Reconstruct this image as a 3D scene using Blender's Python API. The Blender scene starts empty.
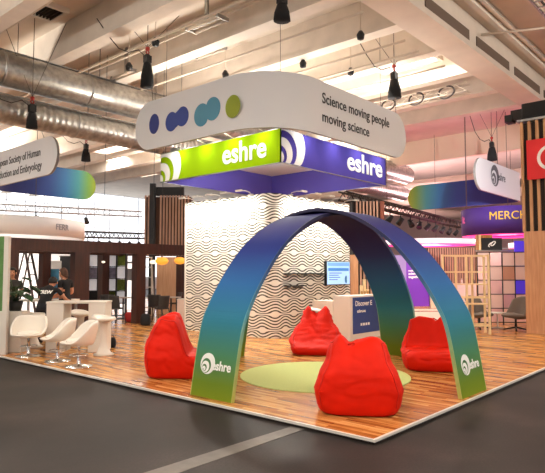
import bpy, bmesh, math, random
from mathutils import Vector, Matrix, noise
random.seed(7)
PI = math.pi
S = bpy.context.scene
COL = S.collection

# ------------------------------------------------------------------ camera (x runs along the stand's right edge, y along its left edge)
CAM = Vector((-4.87, -2.97, 1.67)); TH = math.radians(41.305); PITCH = math.radians(3.583)
FWD = Vector((math.cos(TH), math.sin(TH), 0)); RGT = Vector((math.sin(TH), -math.cos(TH), 0))
cd = bpy.data.cameras.new('camera'); cam = bpy.data.objects.new('camera', cd); COL.objects.link(cam)
cam.location = CAM; cam.rotation_euler = (PI/2 + PITCH, 0, TH - PI/2)
cd.sensor_width = 36; cd.lens = 36*567/545; cd.clip_end = 300
S.camera = cam
WORLD, LAMP, SPOTK, UP, EXPO = .76, 150, .75, 420, 0.0
PF = 0.05                                     # height of the platform floor
FACE = TH - PI/2                              # z rotation whose local x is the photo's right and local -y looks at the visitor
def spot(px, d, z=PF):
    "place on the ground d metres into the hall, on the bearing seen at column px"
    p = CAM + FWD*d + RGT*((px-272.5)/567*d); return Vector((p.x, p.y, z))

S.view_settings.view_transform = 'Standard'; S.view_settings.look = 'None'; S.view_settings.gamma = 1; S.view_settings.use_curve_mapping = False
S.view_settings.exposure = EXPO

# ------------------------------------------------------------------ materials
def lin(h):
    h = h.lstrip('#'); c = [int(h[i:i+2], 16)/255 for i in (0, 2, 4)]
    return tuple(v/12.92 if v <= .04045 else ((v+.055)/1.055)**2.4 for v in c) + (1,)
MATS = {}
def mat(name, hexc, rough=.6, metal=0, emit=0, noise_amt=0, nscale=8, bump=0, bscale=40, spec=None, emit_hex=None):
    if name in MATS: return MATS[name]
    m = bpy.data.materials.new(name); m.use_nodes = True; nt = m.node_tree; b = nt.nodes['Principled BSDF']
    b.inputs['Base Color'].default_value = lin(hexc); b.inputs['Roughness'].default_value = rough; b.inputs['Metallic'].default_value = metal
    if spec is not None: b.inputs['Specular IOR Level'].default_value = spec
    if emit:
        b.inputs['Emission Color'].default_value = lin(emit_hex or hexc); b.inputs['Emission Strength'].default_value = emit
    tc = nt.nodes.new('ShaderNodeTexCoord')
    nz = nt.nodes.new('ShaderNodeTexNoise'); nz.inputs['Scale'].default_value = nscale; nz.inputs['Detail'].default_value = 5
    nt.links.new(tc.outputs['Object'], nz.inputs['Vector'])
    if noise_amt:
        mx = nt.nodes.new('ShaderNodeMix'); mx.data_type = 'RGBA'; mx.blend_type = 'MULTIPLY'
        mx.inputs[0].default_value = 1
        rp = nt.nodes.new('ShaderNodeValToRGB'); lo = 1-noise_amt
        rp.color_ramp.elements[0].position = .3; rp.color_ramp.elements[0].color = (lo, lo, lo, 1)
        rp.color_ramp.elements[1].position = .7; rp.color_ramp.elements[1].color = (1, 1, 1, 1)
        nt.links.new(nz.outputs['Fac'], rp.inputs[0])
        mx.inputs[6].default_value = lin(hexc); nt.links.new(rp.outputs[0], mx.inputs[7]); nt.links.new(mx.outputs[2], b.inputs['Base Color'])
    if bump:
        n2 = nt.nodes.new('ShaderNodeTexNoise'); n2.inputs['Scale'].default_value = bscale; nt.links.new(tc.outputs['Object'], n2.inputs['Vector'])
        bp = nt.nodes.new('ShaderNodeBump'); bp.inputs['Strength'].default_value = bump; bp.inputs['Distance'].default_value = .02
        nt.links.new(n2.outputs['Fac'], bp.inputs['Height']); nt.links.new(bp.outputs['Normal'], b.inputs['Normal'])
    MATS[name] = m; return m
def math_node(nt, op, a, b=None):
    n = nt.nodes.new('ShaderNodeMath'); n.operation = op
    for i, v in enumerate((a, b)):
        if v is None: continue
        if isinstance(v, (int, float)): n.inputs[i].default_value = v
        else: nt.links.new(v, n.inputs[i])
    return n.outputs[0]
def ramp(nt, src, stops):
    r = nt.nodes.new('ShaderNodeValToRGB'); cr = r.color_ramp
    while len(cr.elements) > 1: cr.elements.remove(cr.elements[-1])
    cr.elements[0].position = stops[0][0]; cr.elements[0].color = lin(stops[0][1])
    for p, h in stops[1:]:
        e = cr.elements.new(p); e.color = lin(h)
    nt.links.new(src, r.inputs[0]); return r.outputs[0]
def grad(name, axis, lo, hi, stops, rough=.5, emit=0):
    m = bpy.data.materials.new(name); m.use_nodes = True; nt = m.node_tree; b = nt.nodes['Principled BSDF']
    tc = nt.nodes.new('ShaderNodeTexCoord'); sp = nt.nodes.new('ShaderNodeSeparateXYZ'); nt.links.new(tc.outputs['Object'], sp.inputs[0])
    v = math_node(nt, 'DIVIDE', math_node(nt, 'SUBTRACT', sp.outputs[axis], lo), hi-lo)
    c = ramp(nt, v, stops); nt.links.new(c, b.inputs['Base Color']); b.inputs['Roughness'].default_value = rough
    if emit: nt.links.new(c, b.inputs['Emission Color']); b.inputs['Emission Strength'].default_value = emit
    return m

def wood_floor_mat():
    m = bpy.data.materials.new('strip_parquet'); m.use_nodes = True; nt = m.node_tree; b = nt.nodes['Principled BSDF']; L = nt.links
    tc = nt.nodes.new('ShaderNodeTexCoord'); mp = nt.nodes.new('ShaderNodeMapping'); mp.inputs['Rotation'].default_value = (0, 0, PI/2)
    L.new(tc.outputs['Object'], mp.inputs[0])
    br = nt.nodes.new('ShaderNodeTexBrick'); br.offset = .37; br.inputs['Scale'].default_value = 1
    br.inputs['Brick Width'].default_value = .62; br.inputs['Row Height'].default_value = .062; br.inputs['Mortar Size'].default_value = .0012
    br.inputs['Color1'].default_value = (0, 0, 0, 1); br.inputs['Color2'].default_value = (1, 1, 1, 1); br.inputs['Mortar'].default_value = (.1, .1, .1, 1)
    L.new(mp.outputs[0], br.inputs[0])
    st = nt.nodes.new('ShaderNodeMapping'); st.inputs['Scale'].default_value = (22, 1.6, 1); L.new(tc.outputs['Object'], st.inputs[0])
    nz = nt.nodes.new('ShaderNodeTexNoise'); nz.inputs['Scale'].default_value = 1.6; nz.inputs['Detail'].default_value = 6; L.new(st.outputs[0], nz.inputs[0])
    v = math_node(nt, 'ADD', math_node(nt, 'MULTIPLY', br.outputs[0], .42), math_node(nt, 'MULTIPLY', nz.outputs['Fac'], .62))
    c = ramp(nt, v, [(.2, '#6a3a1c'), (.4, '#a4662f'), (.62, '#c98f4e'), (.85, '#e2b87a')])
    L.new(c, b.inputs['Base Color']); b.inputs['Roughness'].default_value = .24
    b.inputs['Specular IOR Level'].default_value = .5
    return m
def wave_wall_mat():
    "cream wallpaper printed with dark stacked wave lines"
    m = bpy.data.materials.new('wave_wallpaper'); m.use_nodes = True; nt = m.node_tree; b = nt.nodes['Principled BSDF']; L = nt.links
    uv = nt.nodes.new('ShaderNodeUVMap'); sp = nt.nodes.new('ShaderNodeSeparateXYZ'); L.new(uv.outputs[0], sp.inputs[0])
    P, Q, N = .69, .77, .077
    a = math_node(nt, 'SINE', math_node(nt, 'MULTIPLY', sp.outputs[0], 2*PI/P))
    q = math_node(nt, 'COSINE', math_node(nt, 'MULTIPLY', sp.outputs[1], PI/Q*2))
    q = math_node(nt, 'MINIMUM', math_node(nt, 'MAXIMUM', math_node(nt, 'MULTIPLY', q, 2.0), -1), 1)
    w = math_node(nt, 'MULTIPLY', math_node(nt, 'MULTIPLY', a, q), .054)
    f = math_node(nt, 'ADD', math_node(nt, 'ADD', sp.outputs[1], w), -N/4)
    s = math_node(nt, 'SINE', math_node(nt, 'MULTIPLY', f, 2*PI/N))
    c = ramp(nt, math_node(nt, 'ADD', math_node(nt, 'MULTIPLY', s, .5), .5), [(.0, '#3a3224'), (.30, '#3a3224'), (.46, '#efece0'), (1, '#efece0')])
    L.new(c, b.inputs['Base Color']); b.inputs['Roughness'].default_value = .7
    return m
def hall_floor_mat():
    m = bpy.data.materials.new('dark_hall_floor'); m.use_nodes = True; nt = m.node_tree; b = nt.nodes['Principled BSDF']; L = nt.links
    tc = nt.nodes.new('ShaderNodeTexCoord')
    n1 = nt.nodes.new('ShaderNodeTexNoise'); n1.inputs['Scale'].default_value = .7; n1.inputs['Detail'].default_value = 8; L.new(tc.outputs['Object'], n1.inputs[0])
    n2 = nt.nodes.new('ShaderNodeTexNoise'); n2.inputs['Scale'].default_value = 45; n2.inputs['Detail'].default_value = 4; L.new(tc.outputs['Object'], n2.inputs[0])
    v = math_node(nt, 'ADD', math_node(nt, 'MULTIPLY', n1.outputs['Fac'], .75), math_node(nt, 'MULTIPLY', n2.outputs['Fac'], .25))
    c = ramp(nt, v, [(.32, '#181413'), (.46, '#221d1b'), (.56, '#2b2422'), (.68, '#3d3430')])
    L.new(c, b.inputs['Base Color']); b.inputs['Roughness'].default_value = .6; b.inputs['Specular IOR Level'].default_value = .25
    bp = nt.nodes.new('ShaderNodeBump'); bp.inputs['Strength'].default_value = .15; L.new(n2.outputs['Fac'], bp.inputs['Height']); L.new(bp.outputs[0], b.inputs['Normal'])
    return m
def wood_mat(name, c1, c2, axis_scale=(14, 14, 1.2), rough=.5):
    m = bpy.data.materials.new(name); m.use_nodes = True; nt = m.node_tree; b = nt.nodes['Principled BSDF']; L = nt.links
    tc = nt.nodes.new('ShaderNodeTexCoord'); mp = nt.nodes.new('ShaderNodeMapping'); mp.inputs['Scale'].default_value = axis_scale; L.new(tc.outputs['Object'], mp.inputs[0])
    nz = nt.nodes.new('ShaderNodeTexNoise'); nz.inputs['Scale'].default_value = 1.5; nz.inputs['Detail'].default_value = 6; L.new(mp.outputs[0], nz.inputs[0])
    L.new(ramp(nt, nz.outputs['Fac'], [(.3, c1), (.7, c2)]), b.inputs['Base Color']); b.inputs['Roughness'].default_value = rough
    return m
def duct_mat(name, spiral):
    m = bpy.data.materials.new(name); m.use_nodes = True; nt = m.node_tree; b = nt.nodes['Principled BSDF']; L = nt.links
    tc = nt.nodes.new('ShaderNodeTexCoord')
    nz = nt.nodes.new('ShaderNodeTexNoise'); nz.inputs['Scale'].default_value = 6; nz.inputs['Detail'].default_value = 6; L.new(tc.outputs['Object'], nz.inputs[0])
    L.new(ramp(nt, nz.outputs['Fac'], [(.3, '#8d8a85'), (.7, '#b9b5ae')]), b.inputs['Base Color'])
    b.inputs['Metallic'].default_value = .75; b.inputs['Roughness'].default_value = .36
    wv = nt.nodes.new('ShaderNodeTexWave'); wv.wave_profile = 'SIN'; wv.bands_direction = 'X'; wv.inputs['Scale'].default_value = 1.6 if spiral else .35
    L.new(tc.outputs['Object'], wv.inputs[0])
    bp = nt.nodes.new('ShaderNodeBump'); bp.inputs['Strength'].default_value = .5 if spiral else .12; bp.inputs['Distance'].default_value = .03
    L.new(wv.outputs['Fac'], bp.inputs['Height']); L.new(bp.outputs[0], b.inputs['Normal'])
    return m

M_white = mat('white_laminate', '#ddd5ca', .35)
M_sign = mat('white_sign_fabric', '#dfe1e4', .75, bump=.02)
M_black = mat('black_plastic', '#141416', .5)
M_blackfab = mat('black_canvas', '#19191b', .9, bump=.3, bscale=60)
M_chrome = mat('chrome', '#d8d8d8', .12, 1)
M_steel = mat('brushed_steel', '#a8a8a6', .35, .9)
M_red = mat('red_nylon', '#d81c02', .62, spec=.14, noise_amt=.1, nscale=5, bump=.1, bscale=160)
M_redseam = mat('red_piping', '#c41a04', .6, spec=.3)
M_letters_white = mat('white_lettering', '#f4f3ee', .6)
M_letters_dark = mat('dark_lettering', '#2b2c33', .6)
M_ceil = mat('ceiling_plaster', '#e2d6c8', .9, noise_amt=.12, nscale=1.1)
M_beam = mat('beam_concrete', '#e2d7ca', .85, noise_amt=.12, nscale=2)
M_soffit = mat('cream_soffit', '#dccbb2', .9, noise_amt=.06, nscale=.8)
M_pipe = mat('pale_conduit', '#d0c2b2', .5)
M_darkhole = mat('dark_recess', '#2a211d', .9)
M_brown = wood_mat('dark_red_brown_wood', '#2c1209', '#4a2013')
M_slat = wood_mat('pale_oak_slat', '#b07f54', '#d0a274')
M_oak = wood_mat('oak_panel', '#b9825a', '#d09d74')
M_pine = mat('pale_pine', '#efd3a0', .6, noise_amt=.1, nscale=12)
M_cable = mat('dark_cable', '#3a302c', .7)
M_wire = mat('steel_wire', '#6a625c', .5, .5)
M_hook = mat('red_hook_paint', '#a02a22', .5)

# ------------------------------------------------------------------ mesh building
class MB:
    def __init__(s): s.v = []; s.f = []; s.mi = []; s.uv = {}; s.sm = []
    def add(s, vs, fs, mi=0, smooth=False):
        o = len(s.v); s.v += [Vector(v) for v in vs]
        for f in fs: s.f.append([i+o for i in f]); s.mi.append(mi); s.sm.append(smooth)
        return s
    def box(s, x0, x1, y0, y1, z0, z1, mi=0, M=None):
        vs = [Vector((x, y, z)) for x in (x0, x1) for y in (y0, y1) for z in (z0, z1)]
        if M is not None: vs = [M @ v for v in vs]
        return s.add(vs, [(0, 1, 3, 2), (4, 6, 7, 5), (0, 4, 5, 1), (2, 3, 7, 6), (0, 2, 6, 4), (1, 5, 7, 3)], mi)
    def tube(s, pts, r, n=8, mi=0, cap=True, closed=False):
        pts = [Vector(p) for p in pts]; rs = r if isinstance(r, (list, tuple)) else [r]*len(pts); o = []; K = len(pts)
        vs = []; prev = None
        for i, p in enumerate(pts):
            a = pts[(i-1) % K] if (i > 0 or closed) else p; b = pts[(i+1) % K] if (i < K-1 or closed) else p
            t = (b-a).normalized() if (b-a).length > 1e-9 else Vector((0, 0, 1))
            u = t.orthogonal().normalized() if prev is None else (prev - t*prev.dot(t)).normalized()
            prev = u; w = t.cross(u)
            vs += [p + (u*math.cos(2*PI*k/n) + w*math.sin(2*PI*k/n))*rs[i] for k in range(n)]
        fs = []
        for i in range(K if closed else K-1):
            j = (i+1) % K
            fs += [(i*n+k, i*n+(k+1) % n, j*n+(k+1) % n, j*n+k) for k in range(n)]
        s.add(vs, fs, mi, True)
        if cap and not closed:
            s.add(vs[:n], [tuple(range(n))[::-1]], mi); s.add(vs[-n:], [tuple(range(n))], mi)
        return s
    def bar(s, a, b, w, h=None, mi=0):
        a = Vector(a); b = Vector(b); h = h or w; t = (b-a).normalized()
        u = t.cross(Vector((0, 0, 1)));  u = u.normalized() if u.length > 1e-4 else Vector((1, 0, 0)); v = u.cross(t)
        vs = [p + u*(sx*w/2) + v*(sy*h/2) for p in (a, b) for sx, sy in ((-1, -1), (1, -1), (1, 1), (-1, 1))]
        return s.add(vs, [(3, 2, 1, 0), (4, 5, 6, 7), (0, 1, 5, 4), (1, 2, 6, 5), (2, 3, 7, 6), (3, 0, 4, 7)], mi)
    def lathe(s, prof, c=(0, 0, 0), n=32, mi=0, smooth=True):
        c = Vector(c); vs = [c + Vector((r*math.cos(2*PI*k/n), r*math.sin(2*PI*k/n), z)) for r, z in prof for k in range(n)]
        fs = [(i*n+k, i*n+(k+1) % n, (i+1)*n+(k+1) % n, (i+1)*n+k) for i in range(len(prof)-1) for k in range(n)]
        return s.add(vs, fs, mi, smooth)
    def prism(s, poly, fn, t0, t1, mi=0):
        "poly: list of (a,b); fn(a,b,t) -> point; closed solid between t0 and t1"
        n = len(poly); vs = [fn(a, b, t0) for a, b in poly] + [fn(a, b, t1) for a, b in poly]
        fs = [tuple(range(n))[::-1], tuple(range(n, 2*n))] + [(i, (i+1) % n, n+(i+1) % n, n+i) for i in range(n)]
        return s.add(vs, fs, mi)
    def grid(s, fn, nu, nv, mi=0, smooth=True, closed_u=False):
        vs = [fn(i/nu if not closed_u else i/nu, j/nv) for i in range(nu+(0 if closed_u else 1)) for j in range(nv+1)]
        W = nv+1; K = nu if closed_u else nu
        fs = [(i*W+j, ((i+1) % (nu if closed_u else nu+1))*W+j, ((i+1) % (nu if closed_u else nu+1))*W+j+1, i*W+j+1) for i in range(K) for j in range(nv)]
        return s.add(vs, fs, mi, smooth)
    def build(s, name, mats, parent=None, world=True, bevel=0, fix=True):
        me = bpy.data.meshes.new(name)
        vs = s.v
        if parent is not None and world:
            inv = ROOTM[parent.name].inverted(); vs = [inv @ v for v in vs]
        me.from_pydata([tuple(v) for v in vs], [], s.f)
        for m in (mats if isinstance(mats, (list, tuple)) else [mats]): me.materials.append(m)
        for p, mi, sm in zip(me.polygons, s.mi, s.sm): p.material_index = mi; p.use_smooth = sm
        if fix:
            bm = bmesh.new(); bm.from_mesh(me); bmesh.ops.remove_doubles(bm, verts=bm.verts, dist=1e-5)
            bmesh.ops.recalc_face_normals(bm, faces=bm.faces)
            bm.to_mesh(me); bm.free()
        me.update()
        o = bpy.data.objects.new(name, me); COL.objects.link(o)
        if parent is not None: o.parent = parent
        if bevel:
            md = o.modifiers.new('bevel', 'BEVEL'); md.width = bevel; md.segments = 2; md.limit_method = 'ANGLE'; md.angle_limit = math.radians(40)
        return o
ROOTM = {}
def tag(o, label, cat, group=None, kind=None):
    o['label'] = label; o['category'] = cat
    if group: o['group'] = group
    if kind: o['kind'] = kind
    return o
def thing(name, label, cat, loc=(0, 0, 0), rotz=0, group=None):
    o = bpy.data.objects.new(name, None); COL.objects.link(o); o.empty_display_size = .2
    o.location = loc; o.rotation_euler = (0, 0, rotz); tag(o, label, cat, group)
    ROOTM[o.name] = Matrix.Translation(Vector(loc)) @ Matrix.Rotation(rotz, 4, 'Z')
    return o
def struct(name, mb, m, label=None, **k):
    o = mb.build(name, m, None, **k); o['kind'] = 'structure'
    if label: o['label'] = label
    return o
def dup(root, loc, rotz, label, group=None):
    r = root.copy(); COL.objects.link(r); r.location = loc; r.rotation_euler = (0, 0, rotz); r['label'] = label
    if group: r['group'] = group
    ROOTM[r.name] = Matrix.Translation(Vector(loc)) @ Matrix.Rotation(rotz, 4, 'Z')
    for ch in list(root.children):
        c = ch.copy(); COL.objects.link(c); c.parent = r
        for g in ch.children:
            d = g.copy(); COL.objects.link(d); d.parent = c
    return r
def sub(o, root):
    "let a part act as parent for world-built sub-parts"
    ROOTM[o.name] = ROOTM[root.name]; return o

def text_mesh(body, size, fn, bold=0, extrude=.004, align='LEFT', sx=1, space=1, mb=None, mi=0):
    "letters as solid geometry; fn(a, b, t) maps baseline coordinates to space"
    cu = bpy.data.curves.new('letters', 'FONT'); cu.body = body; cu.size = size; cu.offset = bold; cu.extrude = 0
    cu.align_x = align; cu.resolution_u = 4; cu.space_character = space
    o = bpy.data.objects.new('letters', cu); COL.objects.link(o)
    dg = bpy.context.evaluated_depsgraph_get(); me = bpy.data.meshes.new_from_object(o.evaluated_get(dg))
    bpy.data.objects.remove(o); bpy.data.curves.remove(cu)
    mb = mb or MB()
    bm = bmesh.new(); bm.from_mesh(me); bpy.data.meshes.remove(me)
    r = bmesh.ops.extrude_face_region(bm, geom=bm.faces[:])
    top = set(v for v in r['geom'] if isinstance(v, bmesh.types.BMVert))
    bm.verts.index_update()
    vs = [fn(v.co.x*sx, v.co.y, extrude if v in top else 0) for v in bm.verts]
    mb.add(vs, [tuple(v.index for v in f.verts) for f in bm.faces], mi); bm.free()
    return mb
def text_width(body, size, bold, sx):
    m = text_mesh(body, size, lambda a, b, t: Vector((a, b, t)), bold, .001, sx=sx); return max(v.x for v in m.v)
def text_words(line, size, fn, bold, extrude, sx, name, m, parent):
    "one mesh for each word of a line"
    dotw = text_width('.', size, bold, sx); pre = ''
    for w_ in line.split(' '):
        off = text_width(pre+'.', size, bold, sx)-dotw if pre else 0
        text_mesh(w_, size, lambda a, b, t: fn(a+off, b, t), bold, extrude, sx=sx).build(name, m, parent); pre += w_+' '
def crescents(fn, R, mb=None, mi=0, clip=None, th=.004, n=40, rings=None):
    "nested crescents opening to the lower left"
    mb = mb or MB()
    rings = rings or [((0, 0, 1), (-.19, -.21, .70)), ((-.28, -.31, .54), (-.40, -.43, .345)), ((-.46, -.50, .23), (-.55, -.60, .09))]
    for (ax, ay, ar), (bx, by, br) in rings:
        A = []; B = []
        for k in range(n):
            t = 2*PI*k/n; A.append((R*(ax+ar*math.cos(t)), R*(ay+ar*math.sin(t)))); B.append((R*(bx+br*math.cos(t)), R*(by+br*math.sin(t))))
        if clip: A = [clip(*p) for p in A]; B = [clip(*p) for p in B]
        vs = [fn(a, b, th) for a, b in A] + [fn(a, b, th) for a, b in B] + [fn(a, b, 0) for a, b in A] + [fn(a, b, 0) for a, b in B]
        fs = []
        for k in range(n):
            j = (k+1) % n
            fs += [(k, j, n+j, n+k), (2*n+k, 3*n+k, 3*n+j, 2*n+j), (k, 2*n+k, 2*n+j, j), (n+k, n+j, 3*n+j, 3*n+k)]
        mb.add(vs, fs, mi)
    return mb
def plane_map(o, r, u, nrm):
    o = Vector(o); r = Vector(r); u = Vector(u); nrm = Vector(nrm)
    return lambda a, b, t: o + r*a + u*b + nrm*t
ZUP = Vector((0, 0, 1))
def blob(mb, c, r, n=12, mi=0):
    c = Vector(c); rx, ry, rz = r if isinstance(r, (tuple, list)) else (r, r, r)
    return mb.grid(lambda u, v: c + Vector((rx*math.cos(2*PI*u)*math.sin(PI*v), ry*math.sin(2*PI*u)*math.sin(PI*v), rz*math.cos(PI*v))), n, n//2+2, mi, True)

# ================================================================== SETTING
struct('floor', MB().box(-16, 48, -16, 44, -.3, 0), hall_floor_mat(), 'dark grey hall floor')
plat = MB().box(0, 26, 0, 26, 0.002, PF)
struct('trim_1', MB().box(-.03, 0, -.03, 26, .028, PF+.004).box(0, 26, -.03, 0, .028, PF+.004), mat('white_edge_profile', '#cfc9c1', .5), 'white edge profile around the wooden platform')
struct('floor_platform', plat, wood_floor_mat(), 'raised strip parquet floor of the stand')
struct('trim_4', MB().box(-.012, 0, -.012, 26, 0.001, .028).box(0, 26, -.012, 0, 0.001, .028), M_darkhole, 'dark strip painting the shadow line under the edge profile')  # dark strip stands in for the shadow under the edge
# ceiling with its ribs
struct('ceiling', MB().box(-16, 48, -16, 44, 9.0, 9.3), M_ceil, 'peach lit hall ceiling')
k = 0
for i in range(-2, 7):
    x = 3.33 + 2.3*i
    b = MB().box(x, x+.3, 3.9, 43.6, 8.1, 9.0).box(x-.06, x+.36, 3.9, 43.6, 8.0, 8.1)
    k += 1; struct('ceiling_beam' if k == 1 else 'ceiling_beam.%03d' % (k-1), b, M_beam, 'rib beam of the hall ceiling')
gb = MB().box(-15, 18.5, 3.2, 3.8, 8.1, 9.0).box(-15, 18.5, 3.1, 3.95, 7.95, 8.12)
struct('ceiling_girder', gb, mat('girder_paint', '#d6c8ba', .85, noise_amt=.1, nscale=1.5), 'main girder with slotted web')
sl = MB()
for j in range(-3, 5): sl.box(4.6+3.25*j, 7.3+3.25*j, 3.17, 3.2, 8.18, 8.5)
struct('trim_2', sl, mat('slot_shade', '#6b594d', .9), 'dark slots along the girder')
struct('trim_3', MB().box(-15, 18.5, 2.72, 2.86, 8.86, 9.0).box(-15, 18.5, 2.5, 2.58, 8.9, 9.0), M_beam, 'rails on the ceiling beside the girder')
struct('ceiling_soffit', MB().box(24.0, 24.3, -6, 19, 7.75, 9.0), M_soffit, 'deep cream soffit across the hall')
struct('wall_left', MB().box(-16, 48, 43.6, 44, 0, 9.0), mat('white_hall_wall', '#e8eaec', .8), 'white end wall of the hall')
struct('wall_back', MB().box(47.6, 48, -16, 44, 0, 9.0), mat('pink_grey_wall', '#b79a92', .85, noise_amt=.1, nscale=.5), 'far wall of the hall')
M_win = mat('glowing_glazing', '#eef3f8', .3, emit=1.9)  # panes emit, keeping the end wall bright
for j in range(5):
    w = MB().box(4+8*j, 11.95+8*j, 43.5, 43.58, 1.2, 8.85)
    o = struct('window_%d' % (j+1), w, M_win, 'tall glowing pane on the white end wall')
    fr = MB()
    for q in range(6): fr.box(4+8*j+q*1.6, 4.06+8*j+q*1.6, 43.44, 43.5, 1.2, 8.85)
    for q in range(4): fr.box(4+8*j, 11.95+8*j, 43.44, 43.5, 2.2+q*1.77, 2.25+q*1.77)
    fr.build('window_frame', mat('white_frame', '#e8eaee', .5), o, world=False)
# pale strip on the dark hall floor
tq = [(-1.93, 1.02), (-1.73, .78), (-.03, .83), (-.05, 1.0)]
tq = [(-1.93-1.6, 1.04), (-1.73-1.6, .78)] + tq[2:]
o = MB().prism(tq, lambda a, b, t: Vector((a, b, t)), 0.0005, .004).build('floor_tape', mat('pale_tape', '#6a645f', .6, noise_amt=.25, nscale=10))
tag(o, 'pale grey tape strip on the dark hall floor running to the platform', 'tape')

# ================================================================== ARCH CANOPY
ARC = [(0, 0), (.17, .85), (.33, 1.2), (.6, 1.58), (.95, 1.96), (1.3, 2.22), (1.7, 2.43), (2.1, 2.55), (2.54, 2.60)]
def arc_curve(half, H):
    P = [Vector((a*half/2.54, b*H/2.60)) for a, b in ARC]; P += [Vector((2*half-p.x, p.y)) for p in P[-2::-1]]
    out = []
    n = len(P)
    for i in range(n-1):
        p0 = P[max(i-1, 0)]; p1 = P[i]; p2 = P[i+1]; p3 = P[min(i+2, n-1)]
        for q in range(8):
            t = q/8; out.append(.5*((2*p1)+(p2-p0)*t+(2*p0-5*p1+4*p2-p3)*t*t+(3*p1-p0-3*p2+p3)*t**3))
    out.append(P[-1]); return out
ac = Vector((2.65, 2.42, PF))
arch = thing('arch_canopy', 'two crossing arches fading green to navy over the round rug', 'arch', ac)
M_arch = grad('arch_print', 2, 0, 2.65, [(0, '#6d7f16'), (.07, '#627a20'), (.2, '#457a56'), (.36, '#2b7388'), (.55, '#28609a'), (.72, '#28397f'), (.86, '#22236a'), (1, '#1c1a4c')], .75)
M_arch.node_tree.nodes['Principled BSDF'].inputs['Specular IOR Level'].default_value = .15
M_archedge = mat('arch_edge', '#9a9a52', .6)
def arch_band(axis, half, H, w, lift, shift):
    cv = arc_curve(half, H); th = .045
    # arc-length frames
    frames = []; s = 0
    for i, p in enumerate(cv):
        a = cv[max(i-1, 0)]; b = cv[min(i+1, len(cv)-1)]; t = (b-a).normalized(); nrm = Vector((-t.y, t.x))  # outward
        if i: s += (p-cv[i-1]).length
        frames.append((s, p, t, nrm))
    def pt(s, wv, off):
        for i in range(len(frames)-1):
            if frames[i+1][0] >= s or i == len(frames)-2:
                f0, f1 = frames[i], frames[i+1]; q = (s-f0[0])/max(1e-9, f1[0]-f0[0])
                p = f0[1].lerp(f1[1], q); nn = f0[3].lerp(f1[3], q).normalized(); break
        p = p + nn*off
        along = p.x-half; wv += shift
        return (ac + Vector((along, wv, p.y+lift))) if axis == 0 else (ac + Vector((wv, along, p.y+lift)))
    L = frames[-1][0]; mb = MB(); N = len(frames)
    vs = []
    for f in frames:
        for wv, off in ((-w/2, 0), (w/2, 0), (w/2, -th), (-w/2, -th)): vs.append(pt(f[0], wv, off))
    fs = [(0, 1, 2, 3), tuple(4*(N-1)+q for q in (3, 2, 1, 0))]; mi = [0, 0]
    for i in range(N-1):
        for q in range(4):
            fs.append((4*i+q, 4*i+(q+1) % 4, 4*(i+1)+(q+1) % 4, 4*(i+1)+q)); mi.append(1 if q in (1, 3) else 0)
    for f, m_ in zip(fs, mi): pass
    mb.add(vs, fs, 0)
    band = mb.build('arch_band', [M_arch], arch); sub(band, arch)
    for sg in (1.13, L-1.13):
        sm = MB(); lo = [pt(sg, -w/2-.002, .003), pt(sg, w/2+.002, .003), pt(sg+.012, w/2+.002, .003), pt(sg+.012, -w/2-.002, .003)]
        hi = [pt(sg, -w/2-.002, -.002), pt(sg, w/2+.002, -.002), pt(sg+.012, w/2+.002, -.002), pt(sg+.012, -w/2-.002, -.002)]
        sm.add(lo+hi, [(0, 1, 2, 3), (7, 6, 5, 4), (0, 4, 5, 1), (1, 5, 6, 2), (2, 6, 7, 3), (3, 7, 4, 0)]).build('panel_joint', M_arch, band)
    ed = MB()
    for sd in (-1, 1):
        vs = []
        for f in frames:
            for wv, off in ((sd*(w/2), .002), (sd*(w/2+.012), .002), (sd*(w/2+.012), -th-.002), (sd*(w/2), -th-.002)): vs.append(pt(f[0], wv, off))
        fs = [(0, 1, 2, 3), tuple(4*(N-1)+q for q in (3, 2, 1, 0))] + [(4*i+q, 4*i+(q+1) % 4, 4*(i+1)+(q+1) % 4, 4*(i+1)+q) for i in range(N-1) for q in range(4)]
        ed.add(vs, fs)
    ed.build('edge_strip', M_archedge_g, band)
    return band, pt, L
M_archedge_g = grad('arch_edge_print', 2, 0, 2.65, [(0, '#a8a850'), (.25, '#7fa070'), (.4, '#4a8fa0'), (.6, '#2c4f80'), (.85, '#20204e'), (1, '#1a183a')], .6)
bA, ptA, LA = arch_band(0, 2.50, 2.575, .76, 0, .085)
bB, ptB, LB = arch_band(1, 2.36, 2.62, .81, 0, 0)
# leg logos: outer faces.  A leg faces -x, its right is -y ; B leg faces -y, its right is +x
def logo_on(pt, sgn, s0, c, R, band, tsize):
    fn = lambda a, b, t: pt(s0+b, sgn*(c+a), .004+t)
    m = crescents(fn, R); text_mesh('eshre', tsize, lambda a, b, t: fn(a+R*.62, b-.5*R, t), bold=.004, mb=m, sx=.95)
    m.build('leg_logo', M_letters_white, band)
logo_on(ptA, -1, .43, -.13, .135, bA, .165)
logo_on(ptB, 1, .40, -.13, .135, bB, .165)

# ================================================================== RUG
rm = MB(); n = 72
rm.prism([(1.32*math.cos(2*PI*q/n), 1.32*math.sin(2*PI*q/n)) for q in range(n)], lambda a, b, t: Vector((2.43+a, 2.36+b, t)), PF+.001, PF+.012)
rug = rm.build('round_rug', mat('pale_green_carpet', '#c3cc80', .95, noise_amt=.08, nscale=30, bump=.4, bscale=220)); tag(rug, 'round pale green rug on the wooden floor under the arches', 'rug')

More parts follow.
